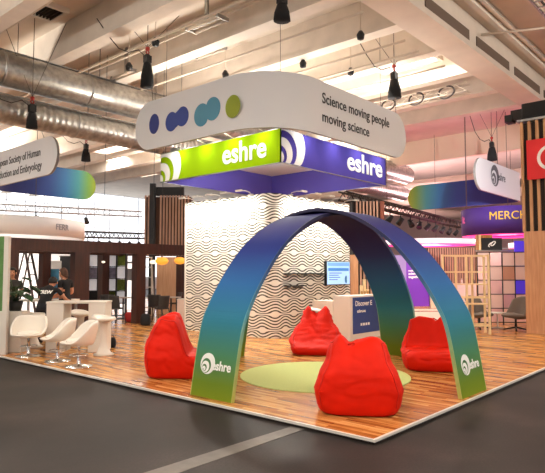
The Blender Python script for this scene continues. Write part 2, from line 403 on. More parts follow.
# ================================================================== BEANBAGS
def sstep(a, b, x):
    t = max(0, min(1, (x-a)/(b-a))); return t*t*(3-2*t)
def make_beanbag(label, loc, rotz, seed, W=1.04, Dp=1.0, HB=.9, HF=.36, ears=.06, slump=0, top_w=.66, ramp_=(-.28, .22), lumps=((-.5, .3, .7), (.62, .2, 1.0)), notch=.25):
    root = thing('beanbag_chair', label, 'beanbag', loc, rotz, 'red beanbag chairs around the rug')
    def f(p, seedoff=0):
        m = max(abs(p.x), abs(p.y)); e = 4.2
        k = m/max(1e-9, (abs(p.x)**e+abs(p.y)**e)**(1/e)) if m > 1e-9 else 1
        n = 16-10.5*sstep(-.4, .5, p.z); r = m; l = max(r, abs(p.z))/(r**n+abs(p.z)**n)**(1/n)
        q = Vector((p.x*k*l, p.y*k*l, p.z*l))
        t = (q.z+1)/2
        H = HF + (HB-HF)*sstep(ramp_[0], ramp_[1], q.y)
        back = sstep(-.2, .4, q.y)
        for lx, lw, la in lumps: H += back*ears*la*math.exp(-((q.x-lx)/lw)**2)
        H -= back*.05*math.exp(-((q.x-notch)/.12)**2)
        z = t*H
        zr = z/HB; pf = ((0, .86), (.12, .94), (.33, 1.0), (.55, 1-(1-top_w)*.38), (.72, 1-(1-top_w)*.85), (1.2, top_w-.03))
        for (za, wa), (zb, wb) in zip(pf, pf[1:]):
            if zr <= zb: wd = W/2*(wa+(wb-wa)*((zr-za)/(zb-za))); break
        x = q.x*wd; y = q.y*Dp/2
        y -= .03*sstep(.1, .9, z)*q.y                       # back pulls in a little
        y += -.10*sstep(.45, HB, z)*sstep(0, 1, q.y)
        y -= .07*(1-(2*t-1)**2)*sstep(.3, 1, -q.y)
        if q.y > 0: y += .06*math.sin(PI*t)*q.y
        v = Vector((x, y, z))
        s = Vector((seed*3.1, seed*1.7, 0))
        edge = sstep(.05, .25, z)
        fold = abs(noise.noise(Vector((x*2.4, y*3, z*6.5))+s)) - .22
        fold2 = noise.noise(Vector((x*7, y*7, z*15))+s)
        amp = edge*(.022+slump*.05)
        d = Vector((q.x, q.y*.9, q.z*.35)).normalized()
        v -= d*amp*max(0, .28-abs(noise.noise(Vector((x*2.2, y*2.6, z*5))+s))*1.3)
        v += d*edge*(.005+.007*slump)*fold2
        ph = z*30+5*noise.noise(Vector((x*2.2, y*2.2, z*2.0))+s)-9*x*x
        v -= d*edge*(.006+.016*slump)*(1-abs(math.sin(ph)))**2*sstep(-.15, .35, noise.noise(Vector((x*2.5+7, y*2.5, z*2.5))+s))
        if z > .5*HB: v += Vector((0, 0, .02*noise.noise(Vector((x*6, y*6, 3))+s)))
        v.z = max(v.z, 0)
        return v
    mb = MB(); N = 34
    for ax in range(3):
        for sg in (-1, 1):
            def g(u, v, ax=ax, sg=sg):
                a = math.tan((2*u-1)*PI/4); b = math.tan((2*v-1)*PI/4)
                p = [0, 0, 0]; p[ax] = sg; p[(ax+1) % 3] = a; p[(ax+2) % 3] = b
                return f(Vector(p))
            mb.grid(g, N, N)
    c = mb.build('cover', M_red, root, world=False); sub(c, root)
    for sg in (-1, 1):
        path = [f(Vector((sg, 1, -1+2*t/24))) for t in range(3, 25)] + [f(Vector((sg, 1-2*t/24, 1))) for t in range(1, 24)] + [f(Vector((sg, -1, 1-2*t/24))) for t in range(0, 22)]
        path = [p*1.003 for p in path]
        MB().tube(path, .008, 6).build('seam', M_redseam, c, world=False)
    # stitched label at the foot of the back
    MB().box(-.10, .13, .405, .425, .012, .03).build('sewn_label', M_letters_white, root, world=False) if seed == 1 else None
    # carrying loop gathered at the top of the back
    hp = [f(Vector((.1, .75, 1))) + Vector((0, 0, -.01)), f(Vector((.16, .82, 1))) + Vector((0, .01, .03)), f(Vector((.26, .82, 1))) + Vector((0, .01, .035)), f(Vector((.34, .75, 1))) + Vector((0, 0, -.01))]
    MB().tube(hp, .012, 6).build('carrying_loop', M_redseam, root, world=False)
    return root
def toward(p, q): return math.atan2(q[1]-p[1], q[0]-p[0]) + PI/2         # rotz so that local -y looks from p to q
rc = (2.43, 2.36)

def bag(label, px, d, ang, seed, **k):
    p = spot(px, d); return make_beanbag(label, (p.x, p.y, PF), ang+PI/2, seed, **k)
bag('red beanbag nearest the camera, its tall back turned to us', 357, 6.9, TH-.15, 1, W=1.04, Dp=.95, HB=.82, ears=.07, top_w=.68)
bag('red beanbag at the left, seen from its side behind the left arch leg', 184, 9.1, TH-PI/2+.02, 2, W=1.0, Dp=1.05, HB=.92, top_w=.74, slump=.4)
bag('red beanbag in front of the wave wall with a white cloth on top', 316, 11.65, TH+PI-.12, 3, W=1.08, Dp=1.1, HB=.82, HF=.2, slump=1.0, top_w=.58, ears=.1, ramp_=(-1.0, .5), lumps=((-.6, .25, 1), (.6, .25, 1)), notch=0)
bag('red beanbag beside the right arch leg, seat towards us', 430, 9.85, TH+PI-.22, 4, W=1.04, Dp=1.15, HB=.82, HF=.34, slump=1.0, top_w=.74, ears=.04, ramp_=(-.1, .25))
# white cloth on the far beanbag
cp = spot(313.5, 11.9, 0); fl = FWD; cm = MB()
def cloth(u, v):
    x = (u-.5)*.34; y = (v-.5)*.2
    return Vector((cp.x, cp.y, .985)) + RGT*x + FWD*y + ZUP*(-.06+.03*noise.noise(Vector((u*4, v*4, 2))) - .10*abs(v-.5) - .06*(u-.3)**2)
cm.grid(cloth, 14, 10)
o = cm.build('folded_cloth', mat('white_cotton', '#f1ece2', .9)); sd = o.modifiers.new('thickness', 'SOLIDIFY'); sd.thickness = .012
tag(o, 'small white cloth lying on top of the beanbag by the wave wall', 'cloth')

# ================================================================== TOWER WITH WAVE WALLPAPER
TX0, TX1, TY0, TY1, TZ = 5.55, 8.95, 6.2, 9.45, 3.63
tower = thing('storage_tower', 'square tower covered in black and cream wave wallpaper', 'tower', (TX0, TY0, PF))
rr = .3; per = []
def arcpts(cx, cy, a0, a1, n=10): return [(cx+rr*math.cos(a0+(a1-a0)*q/n), cy+rr*math.sin(a0+(a1-a0)*q/n)) for q in range(n+1)]
per = [(TX0, TY1)] + arcpts(TX0+rr, TY0+rr, PI, 1.5*PI) + [(TX1, TY0)] + [(TX1, TY1)]
tb = MB(); vs = []; us = []; run = 0
for i, p in enumerate(per):
    if i: run += math.dist(per[i-1], p)
    us.append(run); vs += [(p[0], p[1], PF), (p[0], p[1], TZ)]
us.append(run+math.dist(per[-1], per[0]))
n = len(per); fs = [(2*i, 2*((i+1) % n), 2*((i+1) % n)+1, 2*i+1) for i in range(n)]
tb.add(vs, fs, 0); tb.add([(a, b, TZ) for a, b in per], [tuple(range(n))], 1)
to = tb.build('wallpapered_wall', [wave_wall_mat(), M_white], tower, fix=False)
uvl = to.data.uv_layers.new(name='UVMap')
for i in range(n):
    p = to.data.polygons[i]
    for li in p.loop_indices:
        vi = to.data.loops[li].vertex_index; ci = vi//2
        u = us[ci] if ci >= i and not (i == n-1 and ci == 0) else us[n]
        uvl.data[li].uv = (u, (TZ-PF) if vi % 2 else 0)
for p in list(to.data.polygons)[:n]: p.use_smooth = 1 < p.index < n-4
MB().box(TX0-.02, TX0+.02, TY1-.03, TY1+.03, PF, TZ).build('corner_strip', M_white, tower)
# lamps on bent arms along the top edges of the tower
def arm_lamp(base, out, label, energy):
    base = Vector(base); out = Vector(out)
    l = thing('arm_spotlight', label, 'spotlight', base, 0, 'arm spotlights along the tower top')
    tip = base + out*.42 + ZUP*.07
    MB().tube([base, base+ZUP*.07+out*.04, base+out*.22+ZUP*.09, tip], .01, 6).build('arm', M_white, l)
    MB().box(-.04, .04, -.06, .06, 0, .03, M=Matrix.Translation(base)).build('clamp', M_white, l)
    side = out.cross(ZUP)
    h = MB(); h.bar(tip-side*.1+out*.02, tip+side*.1+out*.02, .06, .04); h.build('lamp_head', M_white, l)
    ld = bpy.data.lights.new('lamp_glow', 'AREA'); ld.shape = 'RECTANGLE'; ld.size = .22; ld.size_y = .08; ld.energy = energy; ld.color = (1, .96, .86); ld.spread = math.radians(150)
    lo = bpy.data.objects.new('lamp_glow', ld); COL.objects.link(lo)
    lo.location = tip - ZUP*.035
    d = (-ZUP*1.0 - out*.18).normalized(); lo.rotation_euler = d.to_track_quat('-Z', 'Y').to_euler()
    return l
SPE = 21
ordw = ['first', 'second', 'third', 'fourth', 'fifth']
for q, y in enumerate((6.95, 7.5, 8.05, 8.6, 9.15)): arm_lamp((TX0+.03, y, TZ), (-1, 0, 0), 'white arm spotlight above the left wave wall, %s from the tower corner' % ordw[q], SPE)
for q, x in enumerate((6.3, 6.9, 7.5, 8.1, 8.7)): arm_lamp((x, TY0+.03, TZ), (0, -1, 0), 'white arm spotlight above the right wave wall, %s from the tower corner' % ordw[q], SPE)
# shelves and screen on the right face
for (x0, x1, z, lb) in ((5.98, 7.62, 1.63, 'long thin dark wall shelf beside the screen'), (6.0, 6.72, 1.32, 'short thin dark wall shelf below the long one')):
    sh = thing('wall_shelf', lb, 'shelf', (x0, TY0, z), 0, 'thin shelves on the wave wall')
    MB().box(x0, x1, TY0-.16, TY0-.004, z-.012, z+.012).build('board', M_black, sh)
    for x in (x0+.12, (x0+x1)/2, x1-.12):
        MB().box(x-.012, x+.012, TY0-.13, TY0-.002, z-.06, z-.012).build('bracket', M_steel, sh)
tv = thing('wall_screen', 'flat screen with a pale blue page on the wave wall', 'screen', (8.25, TY0-.06, 1.64))
MB().box(7.69, 8.82, TY0-.09, TY0-.01, 1.31, 1.97).build('casing', M_black, tv, bevel=.006)
scr = MB().box(7.71, 8.80, TY0-.096, TY0-.089, 1.33, 1.95).build('display', mat('screen_pale_blue', '#9fc4ec', .25, emit=.75), tv); sub(scr, tv)
fy = TY0-.097
MB().box(7.76, 8.75, fy-.001, fy, 1.70, 1.78).build('blue_band', mat('screen_mid_blue', '#3f7fc4', .3, emit=.5), scr)
MB().box(7.74, 8.77, fy-.001, fy, 1.84, 1.93).build('page_header', mat('screen_soft_blue', '#6d9fd8', .3, emit=.6), scr)
tx = MB()
for q, (x0, x1, z) in enumerate(((7.8, 8.4, 1.63), (7.8, 8.25, 1.57), (7.8, 8.32, 1.51), (7.8, 8.2, 1.45))): tx.box(x0, x1, fy-.001, fy, z, z+.022)
tx.build('text_lines', mat('screen_dark_blue', '#4a6ea8', .3, emit=.4), scr)
dr = MB(); 
dr.prism([(8.62+.07*math.cos(a)*(.55+.45*math.sin(a/2)), 1.46+.11*math.sin(a)) for a in [2*PI*q/24 for q in range(24)]], lambda a, b, t: Vector((a, t, b)), fy-.001, fy)
dr.build('drop_emblem', mat('screen_teal', '#2b6f9a', .3, emit=.4), scr)

# ================================================================== HEADER RING OVER THE TOWER
RX0, RX1, RY0, RY1, RZ0, RZ1 = 5.36, 10.30, 5.75, 10.40, 4.30, 5.12
ring = thing('hanging_header', 'square hanging header with lime green and violet sides', 'hanging sign', (7.8, 8.1, RZ0))
M_lime = mat('lime_fabric', '#8fb400', .9, spec=.1); M_violet = mat('violet_fabric', '#4e439c', .9, spec=.1); M_violin = mat('violet_lining', '#5a4da6', .8)
w = .06
gp = MB().box(RX0, RX0+w/2, RY0, RY1, RZ0, RZ1).build('green_panel', M_lime, ring); sub(gp, ring); gp['label'] = 'lime green header side'
vp = MB().box(RX0, RX1, RY0, RY0+w/2, RZ0, RZ1).build('violet_panel', M_violet, ring); sub(vp, ring); vp['label'] = 'violet header side'
MB().box(RX1-w/2, RX1, RY0, RY1, RZ0, RZ1).build('back_panel', M_violin, ring)
MB().box(RX0, RX1, RY1-w/2, RY1, RZ0, RZ1).build('back_panel', M_violin, ring)
MB().box(RX0+w/2, RX0+w, RY0+w, RY1-w, RZ0, RZ1).build('lining', M_violin, ring)
MB().box(RX0+w, RX1-w, RY0+w/2, RY0+w, RZ0, RZ1).build('lining', M_violin, ring)
fr = MB()
for z in (RZ0-.012, RZ1):
    fr.box(RX0-.01, RX1+.01, RY0-.01, RY0+w, z, z+.012).box(RX0-.01, RX1+.01, RY1-w, RY1+.01, z, z+.012).box(RX0-.01, RX0+w, RY0, RY1, z, z+.012).box(RX1-w, RX1+.01, RY0, RY1, z, z+.012)
fr.build('frame_profile', M_steel, ring)
MB().box(RX0+w, RX1-w, RY0+w, RY1-w, RZ1-.03, RZ1-.01).build('top_cover', M_sign, ring)
for x, y in ((6.8, 7.2), (7.8, 8.3), (6.8, 9.2), (8.8, 7.2)):  # added lamps, hidden from view, brighten the violet lining
    MB().lathe([(0, RZ1-.12), (.1, RZ1-.12), (.11, RZ1-.03), (0, RZ1-.03)], (x, y, 0), 16).build('added_downlight', M_white, ring)
    ld = bpy.data.lights.new('added_downlight_glow', 'POINT'); ld.energy = 26; ld.color = (1, .97, .93); ld.shadow_soft_size = .08
    lo = bpy.data.objects.new('added_downlight_glow', ld); COL.objects.link(lo); lo.location = (x, y, RZ1-.24)
gm = plane_map((RX0-.002, 7.78, 4.50), (0, -1, 0), ZUP, (-1, 0, 0))
text_mesh('eshre', .74, gm, bold=.016, sx=.95, extrude=.01).build('header_lettering', M_letters_white, gp)
vm = plane_map((8.17, RY0-.002, 4.52), (1, 0, 0), ZUP, (0, -1, 0))
text_mesh('eshre', .74, vm, bold=.016, sx=1.15, extrude=.01).build('header_lettering', M_letters_white, vp)
gl = plane_map((RX0-.002, 10.12, 4.70), (0, -1, 0), ZUP, (-1, 0, 0))
clampG = lambda a, b: (max(-.27, min(a, 6)), max(-.39, min(.41, b)))
crescents(gl, .66, clip=clampG, th=.006).build('header_emblem', M_letters_white, gp)
vl = plane_map((5.62, RY0-.002, 4.76), (1, 0, 0), ZUP, (0, -1, 0))
clampV = lambda a, b: (max(-.25, a), max(-.45, min(.355, b)))
crescents(vl, .67, clip=clampV, th=.006).build('header_emblem', M_letters_white, vp)
# little floodlights on the header's top edge wash its sides
def flood(base, out, label, e):
    base = Vector(base); out = Vector(out); l = thing('header_floodlight', label, 'spotlight', base, 0, 'floodlights on top of the header')
    tip = base + out*.42 + ZUP*.10
    MB().bar(base, tip, .02).build('bracket', M_white, l)
    side = out.cross(ZUP); MB().bar(tip-side*.13, tip+side*.13, .10, .05).build('lamp_head', M_white, l)
    ld = bpy.data.lights.new('lamp_glow', 'AREA'); ld.shape = 'RECTANGLE'; ld.size = .24; ld.size_y = .08; ld.energy = e; ld.color = (1, .97, .9)
    lo = bpy.data.objects.new('lamp_glow', ld); COL.objects.link(lo); lo.location = tip-ZUP*.04
    lo.rotation_euler = (-ZUP-out*.55).normalized().to_track_quat('-Z', 'Y').to_euler()
FLE = 9
for q, y in enumerate((6.3, 7.35, 8.4, 9.45)): flood((RX0, y, RZ1), (-1, 0, 0), 'small white floodlight over the green header side, %s from the near corner' % ordw[q], FLE*1.25)
for q, x in enumerate((6.3, 7.5, 8.7, 9.8)): flood((x, RY0, RZ1), (0, -1, 0), 'small white floodlight over the violet header side, %s from the near corner' % ordw[q], FLE*1.0)
for (x, y) in ((RX0+.1, RY0+.1), (RX0+.1, RY1-.1), (RX1-.1, RY0+.1)):
    MB().tube([(x, y, RZ1), (x, y, 9.0)], .008, 5).build('suspension_wire', M_wire, ring)

# ================================================================== L-SHAPED HANGING SIGNS
def stadium_edge(t, L, h, r):
    pass
def l_sign(name, label, corner, d1, d2, len1, len2, Rc, z0=5.0, z1=6.33, inner=None, outer=None):
    """two legs from a rounded corner; d1,d2 unit vectors along the legs; rounded free ends.  Solid sheet with thickness"""
    c = Vector((corner[0], corner[1], 0)); d1 = Vector(d1); d2 = Vector(d2); h = z1-z0; re = h/2*.98; th = .09
    root = thing(name, label, 'hanging sign', (corner[0], corner[1], z0))
    # centreline: end of leg1 -> corner arc -> end of leg2
    P = []
    n1 = 36
    for q in range(n1+1): P.append(c + d1*(len1 - (len1-Rc)*q/n1))
    for q in range(1, 16):
        a = PI/2*q/16; o = c + d1*Rc + d2*Rc
        P.append(o - d2*Rc*math.cos(a) - d1*Rc*math.sin(a))
    for q in range(n1+1): P.append(c + d2*(Rc + (len2-Rc)*q/n1))
    S_ = [0]
    for a, b in zip(P, P[1:]): S_.append(S_[-1] + (b-a).length)
    T = S_[-1]
    # refine the ends so the half-round outline is smooth
    def at(s):
        for i in range(len(S_)-1):
            if S_[i+1] >= s or i == len(S_)-2:
                q = (s-S_[i])/max(1e-9, S_[i+1]-S_[i]); return P[i].lerp(P[i+1], q), (P[i+1]-P[i]).normalized()
    ss = [re*(1-math.cos(PI/2*q/14)) for q in range(15)]
    ss += [re + (T-2*re)*q/70 for q in range(1, 70)] + [T-x for x in ss[::-1]]
    inward = (d1+d2).normalized()
    vs = []; W = 2
    for s in ss:
        p, t = at(s); nrm = t.cross(ZUP)
        if nrm.dot(-inward) < 0: nrm = -nrm            # outward normal
        e = min(s, T-s); hh = re*math.sqrt(max(0, 1-((re-e)/re)**2)) if e < re else re
        hh = max(hh, .02); zm = (z0+z1)/2; hh *= (h/2)/re
        vs.append((p+nrm*th/2 + ZUP*(zm+hh), p+nrm*th/2 + ZUP*(zm-hh), p-nrm*th/2 + ZUP*(zm-hh), p-nrm*th/2 + ZUP*(zm+hh)))
    def face(k0, k1, nm, m):
        b = MB(); vv = [v[k] for v in vs for k in (k0, k1)]; b.add(vv, [(2*i, 2*i+1, 2*i+3, 2*i+2) for i in range(len(vs)-1)], 0, True)
        return b.build(nm, m, root)
    fo = face(0, 1, 'outer_face', outer or M_sign); fi = face(2, 3, 'inner_face', inner or M_sign)
    b = MB(); N = len(vs)
    b.add([v[k] for v in vs for k in (0, 3)], [(2*i, 2*i+1, 2*i+3, 2*i+2) for i in range(N-1)])
    b.add([v[k] for v in vs for k in (1, 2)], [(2*i, 2*i+1, 2*i+3, 2*i+2) for i in range(N-1)])
    b.add([vs[0][k] for k in range(4)], [(0, 1, 2, 3)]); b.add([vs[-1][k] for k in range(4)], [(0, 1, 2, 3)])
    b.build('rim', mat('sign_rim', '#9a9894', .7), root)
    sub(fo, root); return root, fo
def gradx(name, axis, lo, hi): return grad(name, axis, lo, hi, [(0, '#93a52c'), (.08, '#6f9f4c'), (.18, '#3f8f92'), (.3, '#2f74a8'), (.46, '#2a4f9a'), (.62, '#263a88'), (1, '#20256a')], .6)
inF = M_sign
fs_, fo = l_sign('corner_sign', 'large white corner sign with coloured dots above the header', (4.43, 5.15), (0, 1, 0), (1, 0, 0), 5.13, 5.95, 1.45, inner=gradx('front_sign_inner', 0, 5.6, 0))
sm = plane_map((6.14, 5.10, 5.80), (1, 0, 0), ZUP, (0, -1, 0))
text_words('Science moving people', .37, sm, .004, .006, .955, 'slogan_word', M_letters_dark, fo)
sm = plane_map((6.14, 5.10, 5.34), (1, 0, 0), ZUP, (0, -1, 0))
text_words('moving science', .37, sm, .004, .006, .955, 'slogan_word', M_letters_dark, fo)
dm = plane_map((4.38, 0, 0), (0, 1, 0), ZUP, (-1, 0, 0))
def dot(y, z, ry, rz, m, nm):
    MB().prism([(y+ry*math.cos(2*PI*q/32), z+rz*math.sin(2*PI*q/32)) for q in range(32)], dm, 0, .008).build(nm, m, fo)
def double_dot(ya, yb, z, r, m, tilt):
    # two discs joined by a waist
    pts = []; dist = abs(yb-ya); sg = 1 if yb > ya else -1
    for q in range(25):                                  # far disc, opening towards the other one
        a = math.radians(50 + 260*q/24); pts.append((ya + sg*r*math.cos(a), z+tilt + r*math.sin(a)*1.05))
    for q in range(25):
        a = math.radians(230 + 260*q/24); pts.append((yb + sg*r*math.cos(a), z-tilt + r*math.sin(a)*1.05))
    MB().prism(pts, dm, 0, .008).build('joined_dots', m, fo)
M_navy = mat('navy_print', '#27357c', .6); M_blue = mat('royal_print', '#2b4290', .6); M_teal = mat('steel_teal_print', '#4a8ba6', .6); M_lim = mat('olive_lime_print', '#8a9a1a', .6)
dot(9.42, 5.67, .215, .275, M_navy, 'dot')
double_dot(8.68, 8.24, 5.63, .245, M_blue, -.03)
double_dot(7.50, 7.10, 5.60, .275, M_teal, -.04)
dot(6.40, 5.56, .245, .275, M_lim, 'dot')
es_, eo = l_sign('corner_sign', 'white sign with the society name and gradient inner leg at upper left', (4.55, 20.75), (0, -1, 0), (1, 0, 0), 5.85, 4.95, 1.0,
                 inner=gradx('left_sign_inner', 0, 4.95, 0))
em = plane_map((4.50, 19.95, 5.74), (0, -1, 0), ZUP, (-1, 0, 0))
text_words('European Society of Human', .40, em, .002, .006, .86, 'name_word', M_letters_dark, eo)
em = plane_map((4.50, 20.2, 5.27), (0, -1, 0), ZUP, (-1, 0, 0))
text_words('Reproduction and Embryology', .40, em, .002, .006, .86, 'name_word', M_letters_dark, eo)
rs_, ro = l_sign('corner_sign', 'white sign with grey emblem and gradient inner leg at upper right', (23.2, 5.8), (0, 1, 0), (-1, 0, 0), 6.0, 5.85, .6,
                 inner=gradx('right_sign_inner', 1, 6.0, 0))
rm_ = plane_map((19.45, 5.745, 5.78), (1, 0, 0), ZUP, (0, -1, 0))
lg = crescents(rm_, .46); text_mesh('eshre', .5, lambda a, b, t: rm_(a+.32, b-.14, t), mb=lg, bold=.005, sx=.85)
lg.build('sign_emblem', mat('grey_print', '#5c5f66', .6), ro)

# ================================================================== HOISTS WITH CHAIN BAGS
def hoist(x, y, zt, zb, label, w=.3, down=None):
    h = thing('chain_hoist', label, 'hoist', (x, y, zb), 0, 'chain hoists under the ceiling')
    zh = zt+.35
    MB().lathe([(0, zb), (w*.62, zb+.02), (w*.56, zb+(zt-zb)*.5), (w*.36, zt), (0, zt)], (x, y, 0), 10).build('chain_bag', M_blackfab, h)
    MB().box(-.09, .09, -.08, .08, zt+.02, zt+.22, M=Matrix.Translation((x, y, 0))).lathe([(0, zt+.0), (.07, zt+.02), (.07, zt+.25), (0, zt+.27)], (x, y, 0), 10).build('motor', M_black, h)
    MB().tube([(x, y, zt+.24), (x+.05, y, zt+.32), (x, y, zt+.4), (x-.05, y, zt+.32), (x, y, zt+.24)], .022, 6).lathe([(0, zt+.36), (.06, zt+.38), (.06, zt+.46), (0, zt+.48)], (x, y, 0), 8).build('hook', M_hook, h)
    MB().tube([(x, y, zt+.45), (x, y, 9.0)], .012, 5).build('chain', M_wire, h)
    MB().tube([(x, y, zt+.46), (x-.75, y+.5, 9.0)], .009, 5).build('guy_wire', M_wire, h)
    MB().tube([(x, y, zt+.46), (x+.75, y-.45, 9.0)], .009, 5).build('guy_wire', M_wire, h)
    if down:
        MB().tube([(x+.06, y, zt+.1), down], .01, 5).build('load_chain', M_wire, h)
    cu = [(x-.02, y, zt+.15)] + [(x-.3-.25*q, y+.1*q, zt+.3-.3*math.sin(q*.9)+.12*q) for q in range(4)] + [(x-1.3, y+.5, 8.5)]
    MB().tube(cu, .014, 5).build('power_cable', M_cable, h)
hoist(4.5, 9.93, 7.5, 6.8, 'black hoist bag above the left end of the dotted sign', .30, (4.5, 9.6, 6.1))
hoist(3.98, 4.54, 7.28, 6.92, 'black hoist bag at the top edge of the photo above the sign corner', .30)
hoist(10.08, 5.3, 7.42, 6.86, 'black hoist bag above the right end of the slogan sign', .34, (10.0, 5.22, 5.9))
hoist(2.59, 12.75, 6.22, 5.75, 'black hoist bag in front of the lower duct, above the society name sign', .26, (4.6, 16.0, 6.33))
hoist(8.9, 20.6, 7.34, 6.75, 'black hoist bag above the gradient sign leg at left', .34, (8.9, 20.75, 6.3))
hoist(19.33, 5.8, 6.98, 6.4, 'dark hoist bag above the small emblem sign at right', .34, (19.4, 5.8, 6.3))

# ================================================================== HALL LIGHTING
wd = bpy.data.worlds.new('hall_ambience'); S.world = wd; wd.use_nodes = True
wd.node_tree.nodes['Background'].inputs[0].default_value = (1.0, .95, .90, 1); wd.node_tree.nodes['Background'].inputs[1].default_value = WORLD
M_lamp = mat('lamp_diffuser', '#fff6ea', .4, emit=5)
def ceiling_light(x, y, z, lx, ly, label, e):
    l = thing('ceiling_light', label, 'ceiling light', (x, y, z), 0, 'ceiling lights of the hall')
    f = MB(); t = .12
    f.box(x-lx/2-t, x+lx/2+t, y-ly/2-t, y-ly/2, z, z+.14).box(x-lx/2-t, x+lx/2+t, y+ly/2, y+ly/2+t, z, z+.14)
    f.box(x-lx/2-t, x-lx/2, y-ly/2, y+ly/2, z, z+.14).box(x+lx/2, x+lx/2+t, y-ly/2, y+ly/2, z, z+.14)
    f.build('frame', M_beam, l)
    MB().box(x-lx/2, x+lx/2, y-ly/2, y+ly/2, z+.05, z+.1).build('diffuser', M_lamp, l)
    for sx, sy in ((-1, -1), (1, 1)): MB().tube([(x+sx*lx/2, y+sy*ly/2, z+.14), (x+sx*lx/2, y+sy*ly/2, 9)], .01, 5).build('hanger', M_wire, l)
    ld = bpy.data.lights.new('lamp_light', 'AREA'); ld.shape = 'RECTANGLE'; ld.size = lx; ld.size_y = ly; ld.energy = e; ld.color = (1, .94, .86)
    lo = bpy.data.objects.new('lamp_light', ld); COL.objects.link(lo); lo.location = (x, y, z-.01)
ceiling_light(11.75, 5.75, 8.45, .6, 1.9, 'bright rectangular ceiling light right of the slogan sign', 240)
ceiling_light(8.95, 18.6, 7.0, .7, 1.9, 'bright rectangular ceiling light below the lower duct at left', 90)
for x, y in ((-4, 14), (-4, 20), (-1.5, 25)): ceiling_light(x, y, 8.6, .8, 1.9, 'added ceiling light over the left aisle', 300)  # added out of view to brighten the society name sign
for x, y in ((9, 27.5), (12, 33), (19, 30), (7, 36), (4.6, 24.5)): ceiling_light(x, y, 8.5, .8, 1.9, 'added ceiling light over the bright end of the hall', 420)  # added to brighten the far left of the hall
for x in (-9.5, -5.0, 0.6):
    for y in (-11, -6.0, 0.2, 7.0):
        if x == 0.6 and y > 0: continue
        ceiling_light(x, y, 8.6, .8, 1.9, 'added ceiling light over the aisle', LAMP)  # added out of view to light the front area
for x, y in ((7, -7), (14, -3.5), (22, -3), (-9.5, 15), (16.9, 12), (21.5, 20), (14.5, 27), (5.3, 28)):
    ceiling_light(x, y, 8.6, .8, 1.9, 'added ceiling light deeper in the hall', LAMP)  # added lamps, mostly out of view, for overall brightness
# point and spot lights for the added fill lamps
def lamp_point(loc, e, c, r=.15):
    ld = bpy.data.lights.new('fill_point', 'POINT'); ld.energy = e; ld.color = c; ld.shadow_soft_size = r
    lo = bpy.data.objects.new('fill_point', ld); COL.objects.link(lo); lo.location = loc; return lo
def spot_lamp(loc, to, e, c, ang=60, r=.08):
    ld = bpy.data.lights.new('fill_spot', 'SPOT'); ld.energy = e; ld.color = c; ld.spot_size = math.radians(ang); ld.spot_blend = .6; ld.shadow_soft_size = r
    lo = bpy.data.objects.new('fill_spot', ld); COL.objects.link(lo); lo.location = loc
    lo.rotation_euler = (Vector(to)-Vector(loc)).to_track_quat('-Z', 'Y').to_euler(); return lo
# unseen fill spots without fittings below the corner sign, aimed at the seating area
for (x, y, tx, ty, e) in ((4.6, 7.2, 2.0, 4.2, 500), (7.0, 5.4, 4.2, 2.6, 500), (4.8, 5.6, 2.4, 2.4, 500)):
    spot_lamp((x, y, 4.98), (tx, ty, 0), e*SPOTK, (1, .93, .82), 85)

# ================================================================== CEILING SERVICES
def duct(y, z, r, label, m, xs):
    d = thing('air_duct', label, 'duct', (6, y, z), 0, 'round air ducts under the ceiling')
    b = MB(); n = 40
    b.grid(lambda u, v: Vector((-8+34*v, y+r*math.cos(2*PI*u), z+r*math.sin(2*PI*u))), n, 2, closed_u=True)
    b.build('pipe', m, d)
    for x in xs:
        MB().grid(lambda u, v, x=x: Vector((x-.04+.08*v, y+(r+.025*math.sin(PI*v))*math.cos(2*PI*u), z+(r+.025*math.sin(PI*v))*math.sin(2*PI*u))), n, 4, closed_u=True).build('joint_band', M_steel, d)
    for x in xs: MB().tube([(x+.5, y, z+r), (x+.5, y, 9.0)], .012, 5).build('hanger_rod', M_wire, d)
    MB().box(-8, 26, y-r*.35, y-r*.2, z+r*1.0, z+r*1.06).build('top_rail', M_steel, d)
duct(13.35, 7.48, .5, 'large smooth steel air duct at upper left', duct_mat('duct_steel', False), [1.9, 4.6, 6.9, 9.4, 12])
duct(13.6, 6.38, .42, 'lower ribbed steel air duct at upper left', duct_mat('spiral_duct_steel', True), [0.5, 4.35, 8.2, 12])
va = thing('air_vent', 'square ceiling vent with dark slats at the upper left corner', 'vent', (2.5, 11.9, 8.98))
MB().box(2.05, 2.95, 11.42, 11.52, 8.86, 9).box(2.05, 2.95, 12.28, 12.38, 8.86, 9).box(2.05, 2.15, 11.5, 12.3, 8.86, 9).box(2.85, 2.95, 11.5, 12.3, 8.86, 9).build('frame', M_white, va)
MB().box(2.15, 2.85, 11.52, 12.28, 8.95, 8.985).build('backing', M_darkhole, va)
for q in range(7): MB().box(2.2+.1*q, 2.23+.1*q, 11.52, 12.28, 8.87, 8.94).build('slat', M_darkhole, va)
for (x, y, lb) in ((4.75, 7.75, 'pair of tube lamps on the ceiling rib, nearest the top edge'), (6.0, 9.1, 'pair of tube lamps between ribs above the dotted sign'), (5.6, 12.6, 'pair of tube lamps near the upper duct')):
    t = thing('tube_lamp', lb, 'ceiling lamp', (x, y, 8.0), 0, 'unlit tube lamps under the ribs')
    for s in (-1, 1): MB().tube([(x+s*.14, y-.6, 8.06), (x+s*.14, y+.6, 8.06)], .045, 8).build('tube', M_pipe, t)
    for s in (-1, 1): MB().box(x-.2, x+.2, y+s*.59-.03, y+s*.59+.03, 8.02, 8.12).build('holder', M_steel, t)
    MB().box(x-.02, x+.02, y-.6, y+.6, 8.07, 8.11).build('spine', M_steel, t)
    MB().box(x-.03, x+.03, y-.05, y+.05, 8.1, 9.0).build('stem', M_steel, t)
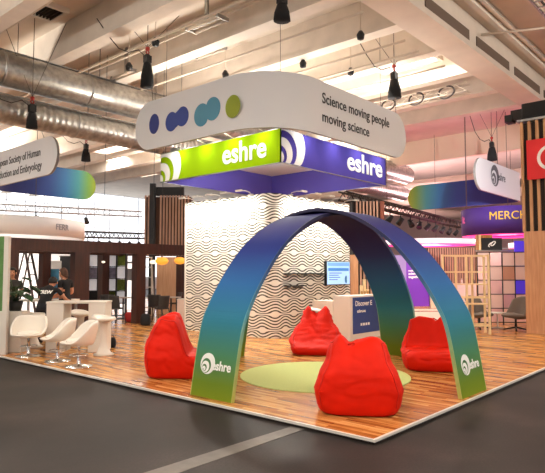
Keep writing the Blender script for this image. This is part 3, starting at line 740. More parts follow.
for q, (x, y) in enumerate(((4.3, 9.3), (4.9, 11.4), (7.3, 9.7), (8.2, 7.3), (7.6, 4.9), (9.7, 6.6))):
    tag(MB().lathe([(0, 7.74), (.09, 7.78), (.11, 7.9), (.05, 8.0), (0, 8.0)], (x, y, 0), 10).tube([(x, y, 7.99), (x, y, 9.0)], .015, 6, mi=1).build('ceiling_spotlight', [M_black, M_pipe]), 'small dark lamp hanging between the ceiling ribs, %s' % ('left of the tall hoist bag', 'next to the upper duct', 'above the dotted sign', 'above the sign corner', 'over the start of the slogan', 'over the middle of the slogan')[q], 'spotlight', 'small dark ceiling lamps')
pp = [((4.2, 4.2, 7.9), (4.2, 30, 7.9)), ((5.1, 4.2, 8.35), (5.1, 30, 8.35)), ((6.6, 4.2, 7.95), (6.6, 30, 7.95)), ((8.7, 4.2, 7.9), (8.7, 18, 7.9)), ((9.5, 4.2, 7.85), (9.5, 18, 7.85)), ((11.2, 4.2, 7.9), (11.2, 14, 7.9)),
      ((2.0, 4.2, 8.6), (2.0, 20, 8.6))]
for q, (a, b) in enumerate(pp): struct('ceiling_conduit' + ('' if not q else '.%03d' % q), MB().tube([a, b], .035, 6), M_pipe, 'thin conduit under the ceiling ribs')
# truss with slings across the bay right of the slogan sign
def truss(name, label, a, b, w, mchord, r=.03, seg=16, group=None):
    a = Vector(a); b = Vector(b); t = (b-a).normalized(); u = t.cross(ZUP).normalized(); v = ZUP
    root = thing(name, label, 'truss', (a+b)/2, 0, group)
    off = [u*w/2, -u*w/2, u*w/2+v*w, -u*w/2+v*w]
    for o in off: MB().tube([a+o, b+o], r, 6).build('chord', mchord, root)
    br = MB(); n = seg; L = (b-a)
    for f0, f1 in ((0, 1), (2, 3), (0, 2), (1, 3)):
        for q in range(n):
            p = a+L*(q/n); p2 = a+L*((q+1)/n); s, e = (f0, f1) if q % 2 == 0 else (f1, f0)
            br.tube([p+off[s], p2+off[e]], r*.6, 5, cap=False)
    br.build('lattice', mchord, root); return root
truss('ceiling_truss', 'pale lattice rail with slung cables below the ceiling right of the slogan sign', (13.2, 4.3, 7.6), (13.2, 11.5, 7.6), .3, M_pipe, .035, 18)
for q in range(4):
    y = 5.0+1.1*q
    tag(MB().tube([(13.05+.05*math.cos(a), y+.30*math.cos(a), 7.70+.20*math.sin(a)) for a in [2*PI*k/20 for k in range(20)]], .03, 6, closed=True).build('cable_coil', M_cable), 'coil of dark cable slung on the ceiling rail, %s from its near end' % ordw[q], 'cable', 'cable coils on the ceiling rail')
# cable tray far right
ct = thing('cable_tray', 'grey cable tray with bundled cables at the upper right', 'cable tray', (10, 1.0, 8.6))
MB().box(3, 20, .75, .79, 8.5, 8.68).box(3, 20, 1.31, 1.35, 8.5, 8.68).build('side_rail', M_steel, ct)
rg = MB()
for q in range(44): rg.box(3.1+q*.385, 3.15+q*.385, .79, 1.31, 8.5, 8.53)
rg.build('rungs', M_steel, ct)
for q in range(5):
    MB().tube([(3+1.0*k, .85+.1*q+.03*math.sin(k*1.3+q), 8.56+.02*math.sin(k*2+q)) for k in range(18)], .03, 6).build('cable', M_cable if q % 2 else M_pipe, ct)
for q in range(6): MB().tube([(4+3*q, .77, 8.66), (4+3*q, .77, 9)], .012, 5).build('hanger', M_wire, ct)
struct('ceiling_pipe', MB().tube([(5, .1, 8.3), (19, .1, 8.3)], .11, 12), M_pipe, 'pipe at the upper right of the hall ceiling')
tag(MB().tube([(11.2, 3.1, 8.55), (12.3, .78, 8.55)], .035, 6).build('stay_rod', M_pipe), 'pale rod between girder and cable tray', 'rod')

# ================================================================== PERGOLA
pg = thing('pergola', 'dark brown wooden pergola with square posts behind the bar table', 'pergola', (4, 12.3, PF))
PY = 12.2
bm_ = MB().box(.6, 9.3, PY-.12, PY+.12, 2.24, 2.58).build('beam', M_brown, pg)
MB().box(.6, 7.4, PY+2.4, PY+2.6, 2.26, 2.56).build('beam', M_brown, pg)
for q in range(7): MB().box(.9+1.0*q, 1.02+1.0*q, PY+.12, PY+2.4, 2.34, 2.5).build('rafter', M_brown, pg)
for x0, x1 in ((1.72, 2.02), (3.64, 4.1), (5.76, 6.1), (8.4, 8.8)): MB().box(x0, x1, PY-.14, PY+.14, PF, 2.24).build('post', M_brown, pg)
for px, pw in ((45, .27), (104, .27)):
    p = CAM + (FWD + RGT*((px-272.5)/567)) * 1.0; d = p-CAM; t = (PY+2.5-CAM.y)/d.y; x = CAM.x+d.x*t
    MB().box(x-pw/2, x+pw/2, PY+2.35, PY+2.65, PF, 2.26).build('post', M_brown, pg)

# ================================================================== BAR AREA AT LEFT
def place(root_fn, px, d): return spot(px, d)
tp = spot(81, 11.85)
tb_ = thing('bar_table', 'white high table with two slab legs beside the swivel chairs', 'table', tp, FACE+.05)
MB().box(-.6, .6, -.28, .28, .98, 1.02).build('tabletop', M_white, tb_, world=False, bevel=.006)
for x in (-.42, .42): MB().box(x-.17, x+.17, -.27, .27, 0, .98).build('leg', M_white, tb_, world=False, bevel=.006)
MB().box(-.33, .30, -.05, .05, .10, .16).build('footrail', M_steel, tb_, world=False)

M_leather = mat('white_leatherette', '#ece4d8', .4)
def swivel_chair(label, loc, rz):
    c = thing('swivel_chair', label, 'chair', loc, rz, 'white swivel tub chairs')
    # bucket shell: back at +y, open front at -y
    def shell(u, v, off=0):
        a = 2*PI*u; cb = (math.sin(a)+1)/2                     # 1 at back
        H = .43 + .34*sstep(.15, .9, cb)
        if v < .45:
            q = v/.45; r = .05+.19*q; z = .375+.02*q*q
        else:
            q = (v-.45)/.55; r = .24+.07*math.sin(q*PI/2); z = .395+(H-.395)*q
        return Vector((r*math.cos(a)*1.02, r*math.sin(a)*.95, z))
    b = MB(); b.grid(shell, 40, 14, closed_u=True)
    o = b.build('tub_shell', M_leather, c, world=False); md = o.modifiers.new('thickness', 'SOLIDIFY'); md.thickness = .04; md.offset = 0
    cu = MB(); cu.grid(lambda u, v: Vector((.215*math.cos(2*PI*u)*math.sin(PI*v)**.5, .21*math.sin(2*PI*u)*math.sin(PI*v)**.5-.01, .435+.05*math.cos(PI*v))), 28, 10, closed_u=True)
    cu.build('seat_cushion', M_leather, c, world=False)
    MB().lathe([(0, .0), (.23, .0), (.23, .012), (.05, .04), (.03, .06), (.03, .34), (.09, .36), (.09, .375), (0, .375)], n=28).build('pedestal', M_chrome, c, world=False)
    MB().tube([(.15*math.cos(a), .15*math.sin(a), .2) for a in [2*PI*q/20 for q in range(20)]], .01, 6, closed=True).tube([(-.15, 0, .2), (.15, 0, .2)], .008, 6).build('foot_ring', M_chrome, c, world=False)
    return c
p = spot(31, 11.05); c0 = swivel_chair('white swivel tub chair nearest the white cabinet, open side facing us', p, FACE+.15)
p = spot(60, 10.45); dup(c0, p, FACE-1.15, 'white swivel tub chair in the middle of the three, turned left')
p = spot(81, 9.85); dup(c0, p, FACE-1.05, 'white swivel tub chair nearest the red beanbag, turned left')
def tulip(label, loc):
    c = thing('bar_stool', label, 'stool', loc, 0, 'white one-piece bar stools')
    MB().lathe([(0, 0), (.19, 0), (.2, .015), (.13, .05), (.075, .2), (.065, .45), (.08, .62), (.13, .68), (0, .68)], n=28).build('stem', M_white, c, world=False)
    b = MB(); b.grid(lambda u, v: Vector(((.02+.19*v)*math.cos(2*PI*u), (.02+.19*v)*math.sin(2*PI*u), .68+.05*v*v+.06*v*v*max(0, math.sin(2*PI*u)))), 32, 8, closed_u=True)
    o = b.build('seat', M_white, c, world=False); md = o.modifiers.new('thickness', 'SOLIDIFY'); md.thickness = .05
    return c
t0 = tulip('white one-piece bar stool under the bar table, between its legs', spot(82, 12.6))
dup(t0, spot(105.5, 11.25), .4, 'white one-piece bar stool in front of the right leg of the bar table')
dup(t0, spot(36, 12.4), 1.2, 'white one-piece bar stool behind the leftmost swivel chair')
# cabinet with plant, white panel wall
cb = thing('planter_cabinet', 'low white cabinet carrying the leafy plant at the left edge', 'cabinet', spot(14, 11.75), FACE)
MB().box(-.62, .28, -.2, .2, 0, .80).build('body', M_white, cb, world=False, bevel=.005)
for x in (-.17,): MB().box(x-.004, x+.004, -.204, -.2, .05, .76).build('door_gap', M_darkhole, cb, world=False)
MB().box(-.62, .28, -.185, .185, .80, .82).build('top_rim', M_white, cb, world=False)
pw = thing('partition_panel', 'tall white edged panel with a green face at the left edge', 'partition', spot(7, 11.3), FACE)
MB().box(-.04, .05, -.05, .05, 0, 2.33).build('edge_post', M_white, pw, world=False)
MB().box(-1.1, -.04, -.02, .03, .85, 2.33).build('green_face', mat('leaf_green_print', '#5d8a4a', .7, noise_amt=.3, nscale=6), pw, world=False)
MB().box(-1.1, -.04, -.03, .04, 0, .85).build('base_panel', M_white, pw, world=False)
M_leaf = mat('dark_leaf', '#2c4a26', .5, noise_amt=.35, nscale=6)
def plant(label, loc, h, spread, n, rz=0):
    pl = thing('potted_plant', label, 'plant', loc, rz)
    MB().lathe([(0, 0), (.11, 0), (.15, .2), (.135, .2), (.13, .17), (0, .17)], n=24).build('pot', mat('dark_pot', '#2b2622', .6), pl, world=False)
    st = MB(); lv = MB()
    for q in range(n):
        a = q*2.399; up = .25+.75*random.random(); rad = spread*(.4+.6*random.random()); z1 = .17+h*up
        tipb = Vector((rad*math.cos(a), rad*math.sin(a), z1)); base = Vector((.03*math.cos(a), .03*math.sin(a), .17))
        mid = base.lerp(tipb, .5)+Vector((0, 0, .07))
        st.tube([base, mid, tipb], .006, 5, cap=False)
        d = Vector((math.cos(a), math.sin(a), .25-.8*random.random())).normalized(); sd_ = d.cross(ZUP).normalized(); nn = sd_.cross(d)
        L = .17+.1*random.random(); wL = .065+.03*random.random()
        def leaf(u, v): 
            ww = wL*math.sin(PI*min(.98, .03+v*.97))**.8; return tipb + d*L*v + sd_*ww*(2*u-1) + nn*(.03*abs(2*u-1) - .05*v*v)
        lv.grid(leaf, 4, 8)
    st.build('stems', M_leaf, pl, world=False); o = lv.build('foliage', M_leaf, pl, world=False)
    md = o.modifiers.new('thickness', 'SOLIDIFY'); md.thickness = .003
    return pl
p = spot(17, 11.8, PF+.82); plant('leafy green plant in a dark pot on the low white cabinet', p, .5, .3, 26)

# ================================================================== WELCOME COUNTER
ct_ = thing('welcome_counter', 'white counter with a dark blue front panel behind the arches', 'counter', (6.9, 4.8, PF))
MB().box(6.42, 7.9, 4.52, 5.0, PF, 1.10).build('front_block', M_white, ct_, bevel=.006)
MB().box(6.40, 6.95, 5.0, 5.62, PF, .97).build('return_block', M_white, ct_, bevel=.006)
fp = MB().box(6.53, 7.8, 4.507, 4.52, .20, 1.06).build('front_panel', grad('counter_print', 0, -.4, .9, [(0, '#1d3f86'), (1, '#123a74')], .45), ct_); sub(fp, ct_); fp['label'] = 'dark blue printed front panel'
cmx = plane_map((6.62, 4.506, .86), (1, 0, 0), ZUP, (0, -1, 0)); text_mesh('Discover E', .17, cmx, bold=.002, extrude=.003).build('panel_lettering', M_letters_white, fp)
cmx = plane_map((6.70, 4.506, .70), (1, 0, 0), ZUP, (0, -1, 0)); text_mesh('eshre.eu', .11, cmx, bold=.002, extrude=.003).build('panel_lettering', M_letters_white, fp)
for q in range(4): MB().box(6.85+.11*q, 6.92+.11*q, 4.503, 4.507, .38, .44).build('panel_icon', M_letters_white, fp)

# ================================================================== SLATTED COLUMNS
def slat_box(root, x0, x1, y0, y1, z0, z1, pitch, wdt, core_mat, m):
    MB().box(x0+.06, x1-.06, y0+.06, y1-.06, z0, z1-.03).build('core', core_mat, root)
    nx = int((x1-x0)/pitch); ny = int((y1-y0)/pitch)
    for q in range(nx+1):
        x = x0+q*(x1-x0-wdt)/nx; MB().box(x, x+wdt, y0, y0+.06, z0, z1).build('slat', m, root)
    for q in range(1, ny+1):
        y = y0+q*(y1-y0-wdt)/ny; MB().box(x0, x0+.06, y, y+wdt, z0, z1).build('slat', m, root)
sc = thing('slatted_column', 'tall slatted oak column with a red sign at the right edge', 'column', (11.6, 1.4, PF))
slat_box(sc, 10.95, 12.6, .55, 2.0, 2.75, 5.72, .19, .075, mat('column_core', '#241a15', .8), M_slat)
MB().box(10.97, 12.6, .55, 1.98, PF, 2.75).build('plain_base', M_oak, sc)
MB().box(10.9, 12.65, .5, 2.06, 5.72, 5.78).build('cap', M_steel, sc)
rsn = thing('red_sign', 'red panel with a white round emblem on the right slatted column', 'sign', (10.9, 1.55, 4.6))
mm = MB().box(10.87, 10.93, .62, 1.82, 4.12, 5.18).build('panel', mat('red_print', '#d81a1e', .5), rsn); sub(mm, rsn)
rmap = plane_map((10.868, 1.22, 4.66), (0, -1, 0), ZUP, (-1, 0, 0))
e = MB()
def ringpoly(R0, R1, a0=0, a1=2*PI, n=36, mb=None):
    for q in range(n):
        t0 = a0+(a1-a0)*q/n; t1 = a0+(a1-a0)*(q+1)/n
        mb.prism([(R0*math.cos(t0), R0*math.sin(t0)), (R1*math.cos(t0), R1*math.sin(t0)), (R1*math.cos(t1), R1*math.sin(t1)), (R0*math.cos(t1), R0*math.sin(t1))], rmap, 0, .006)
ringpoly(.26, .34, 0, 2*PI, 40, e); e.prism([(-.11, -.12), (-.03, -.12), (-.03, .14), (-.11, .14)], rmap, 0, .006); e.prism([(-.03, .06), (.1, .06), (.1, .14), (-.03, .14)], rmap, 0, .006)
e.build('emblem', M_letters_white, mm)
MB().box(10.93, 10.94, 1.72, 1.77, 1.55, 1.72).build('mark', mat('red_print_small', '#d81a1e', .5), rsn) if False else None
bx_ = thing('loudspeaker', 'black box loudspeakers on top of the right slatted column', 'loudspeaker', (11.2, 1.6, 5.78))
MB().box(10.95, 11.6, 1.05, 1.95, 5.78, 6.22).build('cabinet', M_black, bx_, bevel=.02)
MB().box(10.9, 10.95, 1.1, 1.9, 5.83, 6.18).build('grille', M_blackfab, bx_)
MB().box(11.0, 11.3, 1.95, 2.25, 5.84, 6.1).box(10.95, 11.25, 2.2, 2.4, 5.78, 5.98).build('mount', M_black, bx_)
sl2 = thing('slatted_column', 'tall slatted wooden column with a black pole left of the tower', 'column', (9.5, 15, PF))
p0 = spot(144, 22); p1 = spot(190, 22); uu = (p1-p0).normalized(); vv = Vector((-uu.y, uu.x, 0))
if vv.dot(FWD) < 0: vv = -vv
def ob(mb, a0, a1, b0, b1, z0, z1):
    vs = [p0+uu*a+vv*b+Vector((0, 0, z-PF)) for a in (a0, a1) for b in (b0, b1) for z in (z0, z1)]
    mb.add(vs, [(0, 1, 3, 2), (4, 6, 7, 5), (0, 4, 5, 1), (2, 3, 7, 6), (0, 2, 6, 4), (1, 5, 7, 3)]); return mb
Wd = (p1-p0).length
ob(MB(), .02, Wd, .06, .9, 2.3, 4.6).build('core', mat('dark_slat_core', '#4a2f22', .8), sl2)
for q in range(15):
    a = Wd*q/15
    if 3 <= q <= 4: continue
    ob(MB(), a, a+.06, 0, .06, 2.3, 4.66).build('slat', wood_mat('rose_slat', '#a67c64', '#c8a48c') if q == 0 else bpy.data.materials['rose_slat'], sl2)
ob(MB(), .20, .42, -.06, .12, PF, 5.12).build('black_pole', M_black, sl2)
ob(MB(), .42, 1.5, .1, .3, 4.66, 5.0).build('black_top', M_black, sl2)
ob(MB(), .5, 1.25, .0, .06, PF, 2.25).build('pale_board', wood_mat('blond_board', '#cf9e78', '#e0b892'), sl2)
ob(MB(), 1.25, Wd+.2, .02, .08, PF, 2.3).build('dark_board', M_brown, sl2)
# column right of the tower
sl3 = thing('slatted_column', 'slatted wooden column seen between tower and arch', 'column', spot(368, 19), FACE)
MB().box(-.5, .55, .06, .8, 0, 4.0).build('core', mat('column_core2', '#1d1512', .8), sl3, world=False)
for q in range(9):
    if q == 0: continue
    MB().box(-.5+.115*q, -.5+.115*q+.055, 0, .06, 0, 4.0).build('slat', bpy.data.materials['rose_slat'], sl3, world=False)
MB().box(.42, .56, -.02, .04, 0, 4.0).build('edge_board', mat('red_brown_board', '#8a4a34', .6), sl3, world=False)
wp = thing('wood_post', 'pale wooden post just right of the wall screen', 'post', spot(353.5, 16.9), FACE)
MB().box(-.10, .12, -.05, .05, 0, 2.1).build('board', M_oak, wp, world=False); MB().box(-.11, .13, -.06, .06, 2.1, 2.13).build('cap', M_oak, wp, world=False)
# stacked pale boxes by the post
for q in range(3):
    bxp = spot(361+3.0*q, 15.6); 
    o = MB().box(-.034, .034, -.08, .08, 0, [1.25, 1.42, 1.15][q]).box(-.03, .03, -.082, -.078, .9, 1.1, 1).build('product_stand', [M_pine, mat('tan_label', '#b8894e', .6)], None); o.location = bxp; o.rotation_euler = (0, 0, FACE)
    tag(o, ['leftmost pale wooden display stand behind the counter', 'tallest pale wooden display stand behind the counter', 'shortest pale wooden display stand behind the counter'][q], 'stand', 'pale display stands behind the counter')

# ================================================================== RIGHT BACKGROUND
M_pinkled = mat('pink_light_strip', '#ff3d9a', .4, emit=1.3)
M_whiteled = mat('white_light_ring', '#ffe9f0', .4, emit=.9)
def disc_ring(name, label, c, R, z0, z1, zl, top_m, light_m, cat):
    r = thing(name, label, cat, (c.x, c.y, z0))
    n = 64
    MB().lathe([(R, z0), (R, z1), (R-.06, z1), (R-.06, z0), (R, z0)], (c.x, c.y, 0), n).build('rim', top_m, r)
    MB().lathe([(R-.02, z0), (R-1.0, z0-.02), (R-1.0, z0+.03), (R-.02, z0+.02), (R-.02, z0)], (c.x, c.y, 0), n).build('light_ring', light_m, r)
    for a in (.3, 2.4, 4.5): MB().tube([(c.x+(R-.05)*math.cos(a), c.y+(R-.05)*math.sin(a), z1), (c.x+(R-.05)*math.cos(a), c.y+(R-.05)*math.sin(a), 9)], .012, 5).build('suspension_wire', M_wire, r)
    return r
c = spot(508, 24, 0)
M_purp = mat('purple_fabric', '#4a2a86', .6)
rg_ = disc_ring('round_hanging_sign', 'purple round hanging sign with yellow letters and a pink lower edge', c, 1.85, 3.19, 4.30, 0, M_purp, M_pinkled, 'hanging sign')
def cyl_map(c, R, a0, z): return lambda a, b, t: Vector((c.x+(R+.01+t)*math.cos(a0+a/R), c.y+(R+.01+t)*math.sin(a0+a/R), z+b))
aF = TH + PI                                   # angle of the side nearest the camera
for ch in rg_.children:
    if ch.name.startswith('rim'): sub(ch, rg_); rimo = ch
text_mesh('MERCK', .46, cyl_map(c, 1.85, math.atan2(CAM.y-c.y, CAM.x-c.x)-.37, 3.76), bold=0, extrude=.02, sx=.95).build('sign_lettering', mat('yellow_letters', '#f2c52e', .5), rimo)
text_mesh('it', .45, cyl_map(c, 1.85, math.atan2(CAM.y-c.y, CAM.x-c.x)-1.22, 3.72), bold=.012, extrude=.02).build('sign_lettering', mat('pink_letters', '#e85aa8', .5), rimo)
c2 = spot(430, 28, 0)
disc_ring('round_light', 'flat white and pink light ring hanging behind the right arch leg', c2, 2.2, 2.98, 3.22, 0, M_whiteled, M_pinkled, 'light')
c3 = spot(536, 29, 0)
disc_ring('round_light', 'white light ring beside the right slatted column', c3, 1.3, 2.9, 3.15, 0, M_whiteled, M_pinkled, 'light')
lamp_point((c.x, c.y, 2.9), 45, (1, .45, .65), .4); lamp_point((c2.x, c2.y, 2.6), 90, (1, .55, .7), .4)  # added point lights carry the pink glow of the rings
lamp_point((28, 12, 5.8), 900, (1, .62, .66), .5); lamp_point((30, 16, 5.5), 1000, (1, .66, .68), .5); lamp_point((29, 5.0, 5.6), 700, (1, .62, .66), .5)  # added unseen lamps tint the far background pink
# purple booth
pb = thing('purple_booth', 'purple exhibition wall with white lettering behind the arches', 'booth', spot(406, 19), FACE)
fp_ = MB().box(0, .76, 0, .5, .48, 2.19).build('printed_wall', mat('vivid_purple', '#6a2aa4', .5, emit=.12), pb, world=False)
sub(fp_, pb)
FB = ROOTM[pb.name]
lw = MB(); lw.add([FB @ Vector(v) for v in ((-.72, .28, .48), (0, 0, .48), (0, 0, 2.19), (-.72, .28, 2.19), (-.72, .4, .48), (0, .12, .48), (0, .12, 2.19), (-.72, .4, 2.19))], [(0, 1, 2, 3), (4, 5, 6, 7), (0, 1, 5, 4), (3, 2, 6, 7), (0, 3, 7, 4), (1, 2, 6, 5)])
lwo = lw.build('lilac_wall', mat('pale_lilac', '#a48fce', .5), pb); sub(lwo, pb); lwo['label'] = 'pale lilac side wall'
bmap = lambda a, b, t: FB @ Vector((a, -.004-t, b))
for q, wd_ in enumerate(('making new', 'science', 'together')):
    text_mesh(wd_, .075 if q == 0 else .115, lambda a, b, t, q=q: bmap(.07+a, 1.64-[0, .11, .22][q]+b, t), bold=.003, extrude=.004).build('wall_lettering', M_letters_white, fp_)
dl = MB(); dl.tube([FB @ Vector(v) for v in ((-.42, .15, .5), (-.42, .15, 1.75), (-.36, .13, 1.86), (-.2, .07, 1.86), (-.2, .07, .5))], .012, 5); dl.build('door_outline', M_purp, lwo)
MB().box(-1.0, 1.6, -.12, -.02, 0, .30).build('plinth', M_white, pb, world=False); MB().box(-1.0, 1.6, -.14, -.1, .34, .40).build('rail', M_white, pb, world=False)
MB().box(.78, 1.15, -.05, .1, .42, 1.4).build('cream_block', mat('cream_panel', '#dcc0a4', .6), pb, world=False)
MB().box(.90, .94, -.08, -.05, .86, .93).build('handle', M_black, pb, world=False)
# black sign on wood box
bs = thing('black_sign', 'black square sign with a white knot emblem in front of wooden boards', 'sign', spot(492, 21), FACE)
pn = MB().box(-.37, .37, -.03, .05, 2.30, 2.88).build('panel', M_black, bs, world=False); sub(pn, bs)
KB = ROOTM[bs.name]
def kn(cx, cz): return [KB @ Vector((cx+.105*math.cos(a)*1.0*math.cos(.75)-.05*math.sin(a)*math.sin(.75), -.045, cz+.105*math.cos(a)*math.sin(.75)+.05*math.sin(a)*math.cos(.75))) for a in [2*PI*q/24 for q in range(24)]]
MB().tube(kn(.03, 2.67), .02, 6, closed=True).tube(kn(-.05, 2.63)[:15], .02, 6).build('emblem', M_letters_white, pn)
text_mesh('harmony', .085, lambda a, b, t: KB @ Vector((a-.16, -.034-t, b+2.37)), bold=.003).build('sign_lettering', M_letters_white, pn)
MB().box(-.5, .05, .06, .3, 0, 3.0).build('boards', wood_mat('amber_board', '#a56a2c', '#c98f48'), bs, world=False)
MB().box(-.47, -.40, -.0, .06, 1.9, 3.0).build('edge_post', M_pine, bs, world=False)
# violet poster beside column
vpz = thing('violet_poster', 'bright violet poster panel beside the right slatted column', 'poster', spot(521, 18.25), FACE)
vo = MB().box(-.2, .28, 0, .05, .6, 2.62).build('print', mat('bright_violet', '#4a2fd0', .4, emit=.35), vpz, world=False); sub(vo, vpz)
VB = ROOTM[vpz.name]
lm = MB()
for q, (x0, x1, z) in enumerate(((-.08, .2, 2.2), (-.05, .12, 1.98), (-.05, .1, 1.9), (-.05, .14, 1.84))): lm.add([VB @ Vector(v) for v in ((x0, -.004, z), (x1, -.004, z), (x1, -.004, z+.05), (x0, -.004, z+.05))], [(0, 1, 2, 3)])
lm.build('text_lines', M_letters_white, vo, fix=False)
# wooden slat wall in the distance
sw = thing('slat_wall', 'brown vertical slat wall far behind the pine frame', 'wall panel', spot(452, 31), FACE)
MB().box(-1.3, 1.6, .05, .2, 0, 2.95).build('backing', mat('slat_wall_back', '#4a3024', .8), sw, world=False)
for q in range(22): MB().box(-1.3+.13*q, -1.3+.13*q+.07, 0, .05, 0, 2.95).build('slat', bpy.data.materials['rose_slat'], sw, world=False)
MB().box(-1.3, 1.6, -.45, .0, 0, 1.0).build('bench', M_white, sw, world=False)
for q in range(7):
    x = -.9+.33*q; p = sw.matrix_basis if False else ROOTM[sw.name] @ Vector((x, -.25, 1.0))
    o = MB().lathe([(0, 0), (.045, 0), (.045, .16), (.018, .2), (.018, .27), (0, .27)], n=12).build('bottle', [M_black, M_white, mat('amber_glass', '#8a4a1c', .2)][q % 3]); o.location = p
    tag(o, '%s bottle on the bench of the distant slat wall, %s from its left end' % (('black', 'white', 'amber')[q % 3], ('first', 'second', 'third', 'fourth', 'fifth', 'sixth', 'seventh')[q]), 'bottle', 'bottles on the distant bench')
# black grid shelf with pink panels
gs = thing('grid_shelf', 'black metal grid divider filled with pale pink panels at right', 'room divider', spot(502, 17.5), FACE)
GW, GH, GX0 = .385, .43, -.775
bars = MB()
for q in range(5): MB().box(GX0+GW*q-.012, GX0+GW*q+.012, -.02, .02, .0, 2.24).build('upright', M_black, gs, world=False)
for q in range(6): MB().box(GX0, GX0+4*GW, -.02, .02, .08+GH*q-.012, .08+GH*q+.012).build('rail', M_black, gs, world=False)
M_pk = mat('pale_pink_panel', '#f6d9d3', .6)
full = {(0, 4), (2, 4), (3, 4), (1, 3), (3, 3), (0, 2), (2, 2), (1, 1), (0, 1), (3, 1), (2, 0), (0, 0), (2, 3)}
M_pk2 = mat('tan_panel', '#d09c84', .7)
for (a, b) in sorted(full): MB().box(GX0+GW*a+.015, GX0+GW*(a+1)-.015, -.01, .01, .095+GH*b, .065+GH*(b+1)).build('panel', M_pk if (a, b) != (2, 3) else M_pk2, gs, world=False)
pk = thing('pink_backdrop', 'pale pink wall standing just behind the black grid divider', 'wall panel', spot(503, 18.7), FACE)
MB().box(-.85, .7, 0, .08, 0, 2.3).build('panel', mat('pale_pink_wall', '#e9bdb6', .7, noise_amt=.15, nscale=3), pk, world=False); MB().box(-.87, .72, -.02, .1, 2.3, 2.34).build('top_rail', M_steel, pk, world=False)
# lounge chairs
M_taupe = mat('taupe_wool', '#6f645b', .9, bump=.2, bscale=120)
def lounge(label, loc, rz):
    c = thing('lounge_chair', label, 'chair', loc, rz, 'taupe lounge chairs by the grid divider')
    b = MB(); b.grid(lambda u, v: Vector(((.36-.05*v)*(2*u-1)*1.0, .24+.16*v-.26*abs(2*u-1)**2.2*(1-.35*v), .40+.52*v-.10*abs(2*u-1)**3*v)), 20, 12)
    o = b.build('backrest', M_taupe, c, world=False); md = o.modifiers.new('thickness', 'SOLIDIFY'); md.thickness = .06
    s_ = MB(); s_.grid(lambda u, v: Vector((.34*math.cos(2*PI*u)*math.sin(PI*v)**.4, -.04+.36*math.sin(2*PI*u)*math.sin(PI*v)**.4, .40+.07*math.cos(PI*v)-.03*math.sin(2*PI*u))), 28, 10, closed_u=True)
    s_.build('seat', M_taupe, c, world=False)
    MB().tube([(0, 0, .05), (0, 0, .36)], .03, 10).build('column', M_black, c, world=False)
    for q in range(4):
        a = PI/4+PI/2*q; MB().tube([(0, 0, .09), (.33*math.cos(a), .33*math.sin(a), .02)], [.025, .018], 8).build('leg', M_black, c, world=False)
    return c
l0 = lounge('taupe lounge chair behind the pale pine frame', spot(478, 16.3), FACE+.5)
dup(l0, spot(514, 15.9), FACE-1.15, 'taupe lounge chair next to the right slatted column, turned left')
rt_ = thing('side_table', 'small pale round table between the lounge chairs', 'table', spot(496, 16.6))
MB().lathe([(0, .42), (.25, .42), (.25, .45), (0, .45)], n=32).build('tabletop', M_white, rt_, world=False); MB().lathe([(0, 0), (.16, 0), (.16, .015), (.02, .03), (.02, .42), (0, .42)], n=24).build('pedestal', M_white, rt_, world=False)
# pine frame (open shelf of slim bars)
pf = thing('pine_frame', 'pale pine open frame shelf behind the right arch leg', 'shelf', spot(466, 14.9), FACE)
for x, y in ((-.62, 0), (-.12, .5), (-.0, 0), (.32, .5), (.58, 0), (.63, .45)): MB().box(x-.025, x+.025, y-.025, y+.025, 0, 2.08).build('upright', M_pine, pf, world=False)
for z in (.22, .95, 1.62, 2.05):
    MB().box(-.62, .58, -.02, .02, z-.02, z+.02).build('crossbar', M_pine, pf, world=False); MB().box(-.12, .63, .48, .52, z-.02, z+.02).build('crossbar', M_pine, pf, world=False)
    for x0, x1 in ((-.62, -.12), (.58, .63)): 
        b = MB(); b.bar((x0, 0, z), (x1, .5, z), .04); b.build('crossbar', M_pine, pf, world=False)
MB().box(-.12, .6, .02, .48, 1.28, 1.31).build('shelf', M_pine, pf, world=False); MB().box(-.12, .6, .02, .48, .76, .79).build('shelf', M_pine, pf, world=False)
# trusses with spotlights
def par(loc, label, m=M_black, group='spotlights on the long truss'):
    l = thing('stage_light', label, 'spotlight', loc, random.random()*3, group)
    MB().box(-.02, .02, -.02, .02, -.02, .16).box(-.14, .14, -.015, .015, -.04, -.01).build('yoke', m, l, world=False)
    T = Matrix.Translation((0, 0, -.14)) @ Matrix.Rotation(.7, 4, 'X')
    b = MB(); b.lathe([(0, .16), (.09, .15), (.11, 0), (.13, -.2), (.10, -.2), (.09, -.17), (0, -.16)], n=16); b.v = [T @ v for v in b.v]; b.build('can', m, l, world=False)
A = spot(343, 20, 4.22); B = spot(462, 32.5, 4.2)
truss('light_truss', 'long dark truss sloping away behind the arches with spotlights under it', A, B, .3, M_cable, .035, 44)
for q in range(12):
    t = .05+.08*q; p = A.lerp(B, t); par(p+Vector((0, 0, -.18)), 'black spotlight under the long truss, %s from its near end' % ('first second third fourth fifth sixth seventh eighth ninth tenth eleventh twelfth'.split()[q]))
A2 = spot(-10, 26, 4.52); B2 = spot(140, 33, 4.9)
truss('light_truss', 'pale truss across the bright hall at left above the pergola', A2, B2, .3, mat('pale_truss', '#b8bcc0', .5, .3), .03, 40)
for q, px in enumerate((28, 77)):
    t = (px+10)/150; par(A2.lerp(B2, t)+Vector((0, 0, -.18)), 'black spotlight on the pale truss, %s of its pair' % ('left', 'right')[q], group='spotlights on the pale truss')
A3 = spot(82, 34, 3.75); B3 = spot(142, 38, 3.9)
truss('light_truss', 'dark truss low over the bright back of the hall, left of the slatted column', A3, B3, .35, M_cable, .05, 14)
for q in range(6): par(A3.lerp(B3, .08+.17*q)+Vector((0, 0, -.2)), 'dark spotlight under the low far truss, %s from the left' % ('first second third fourth fifth sixth'.split()[q]), group='spotlights on the low far truss')
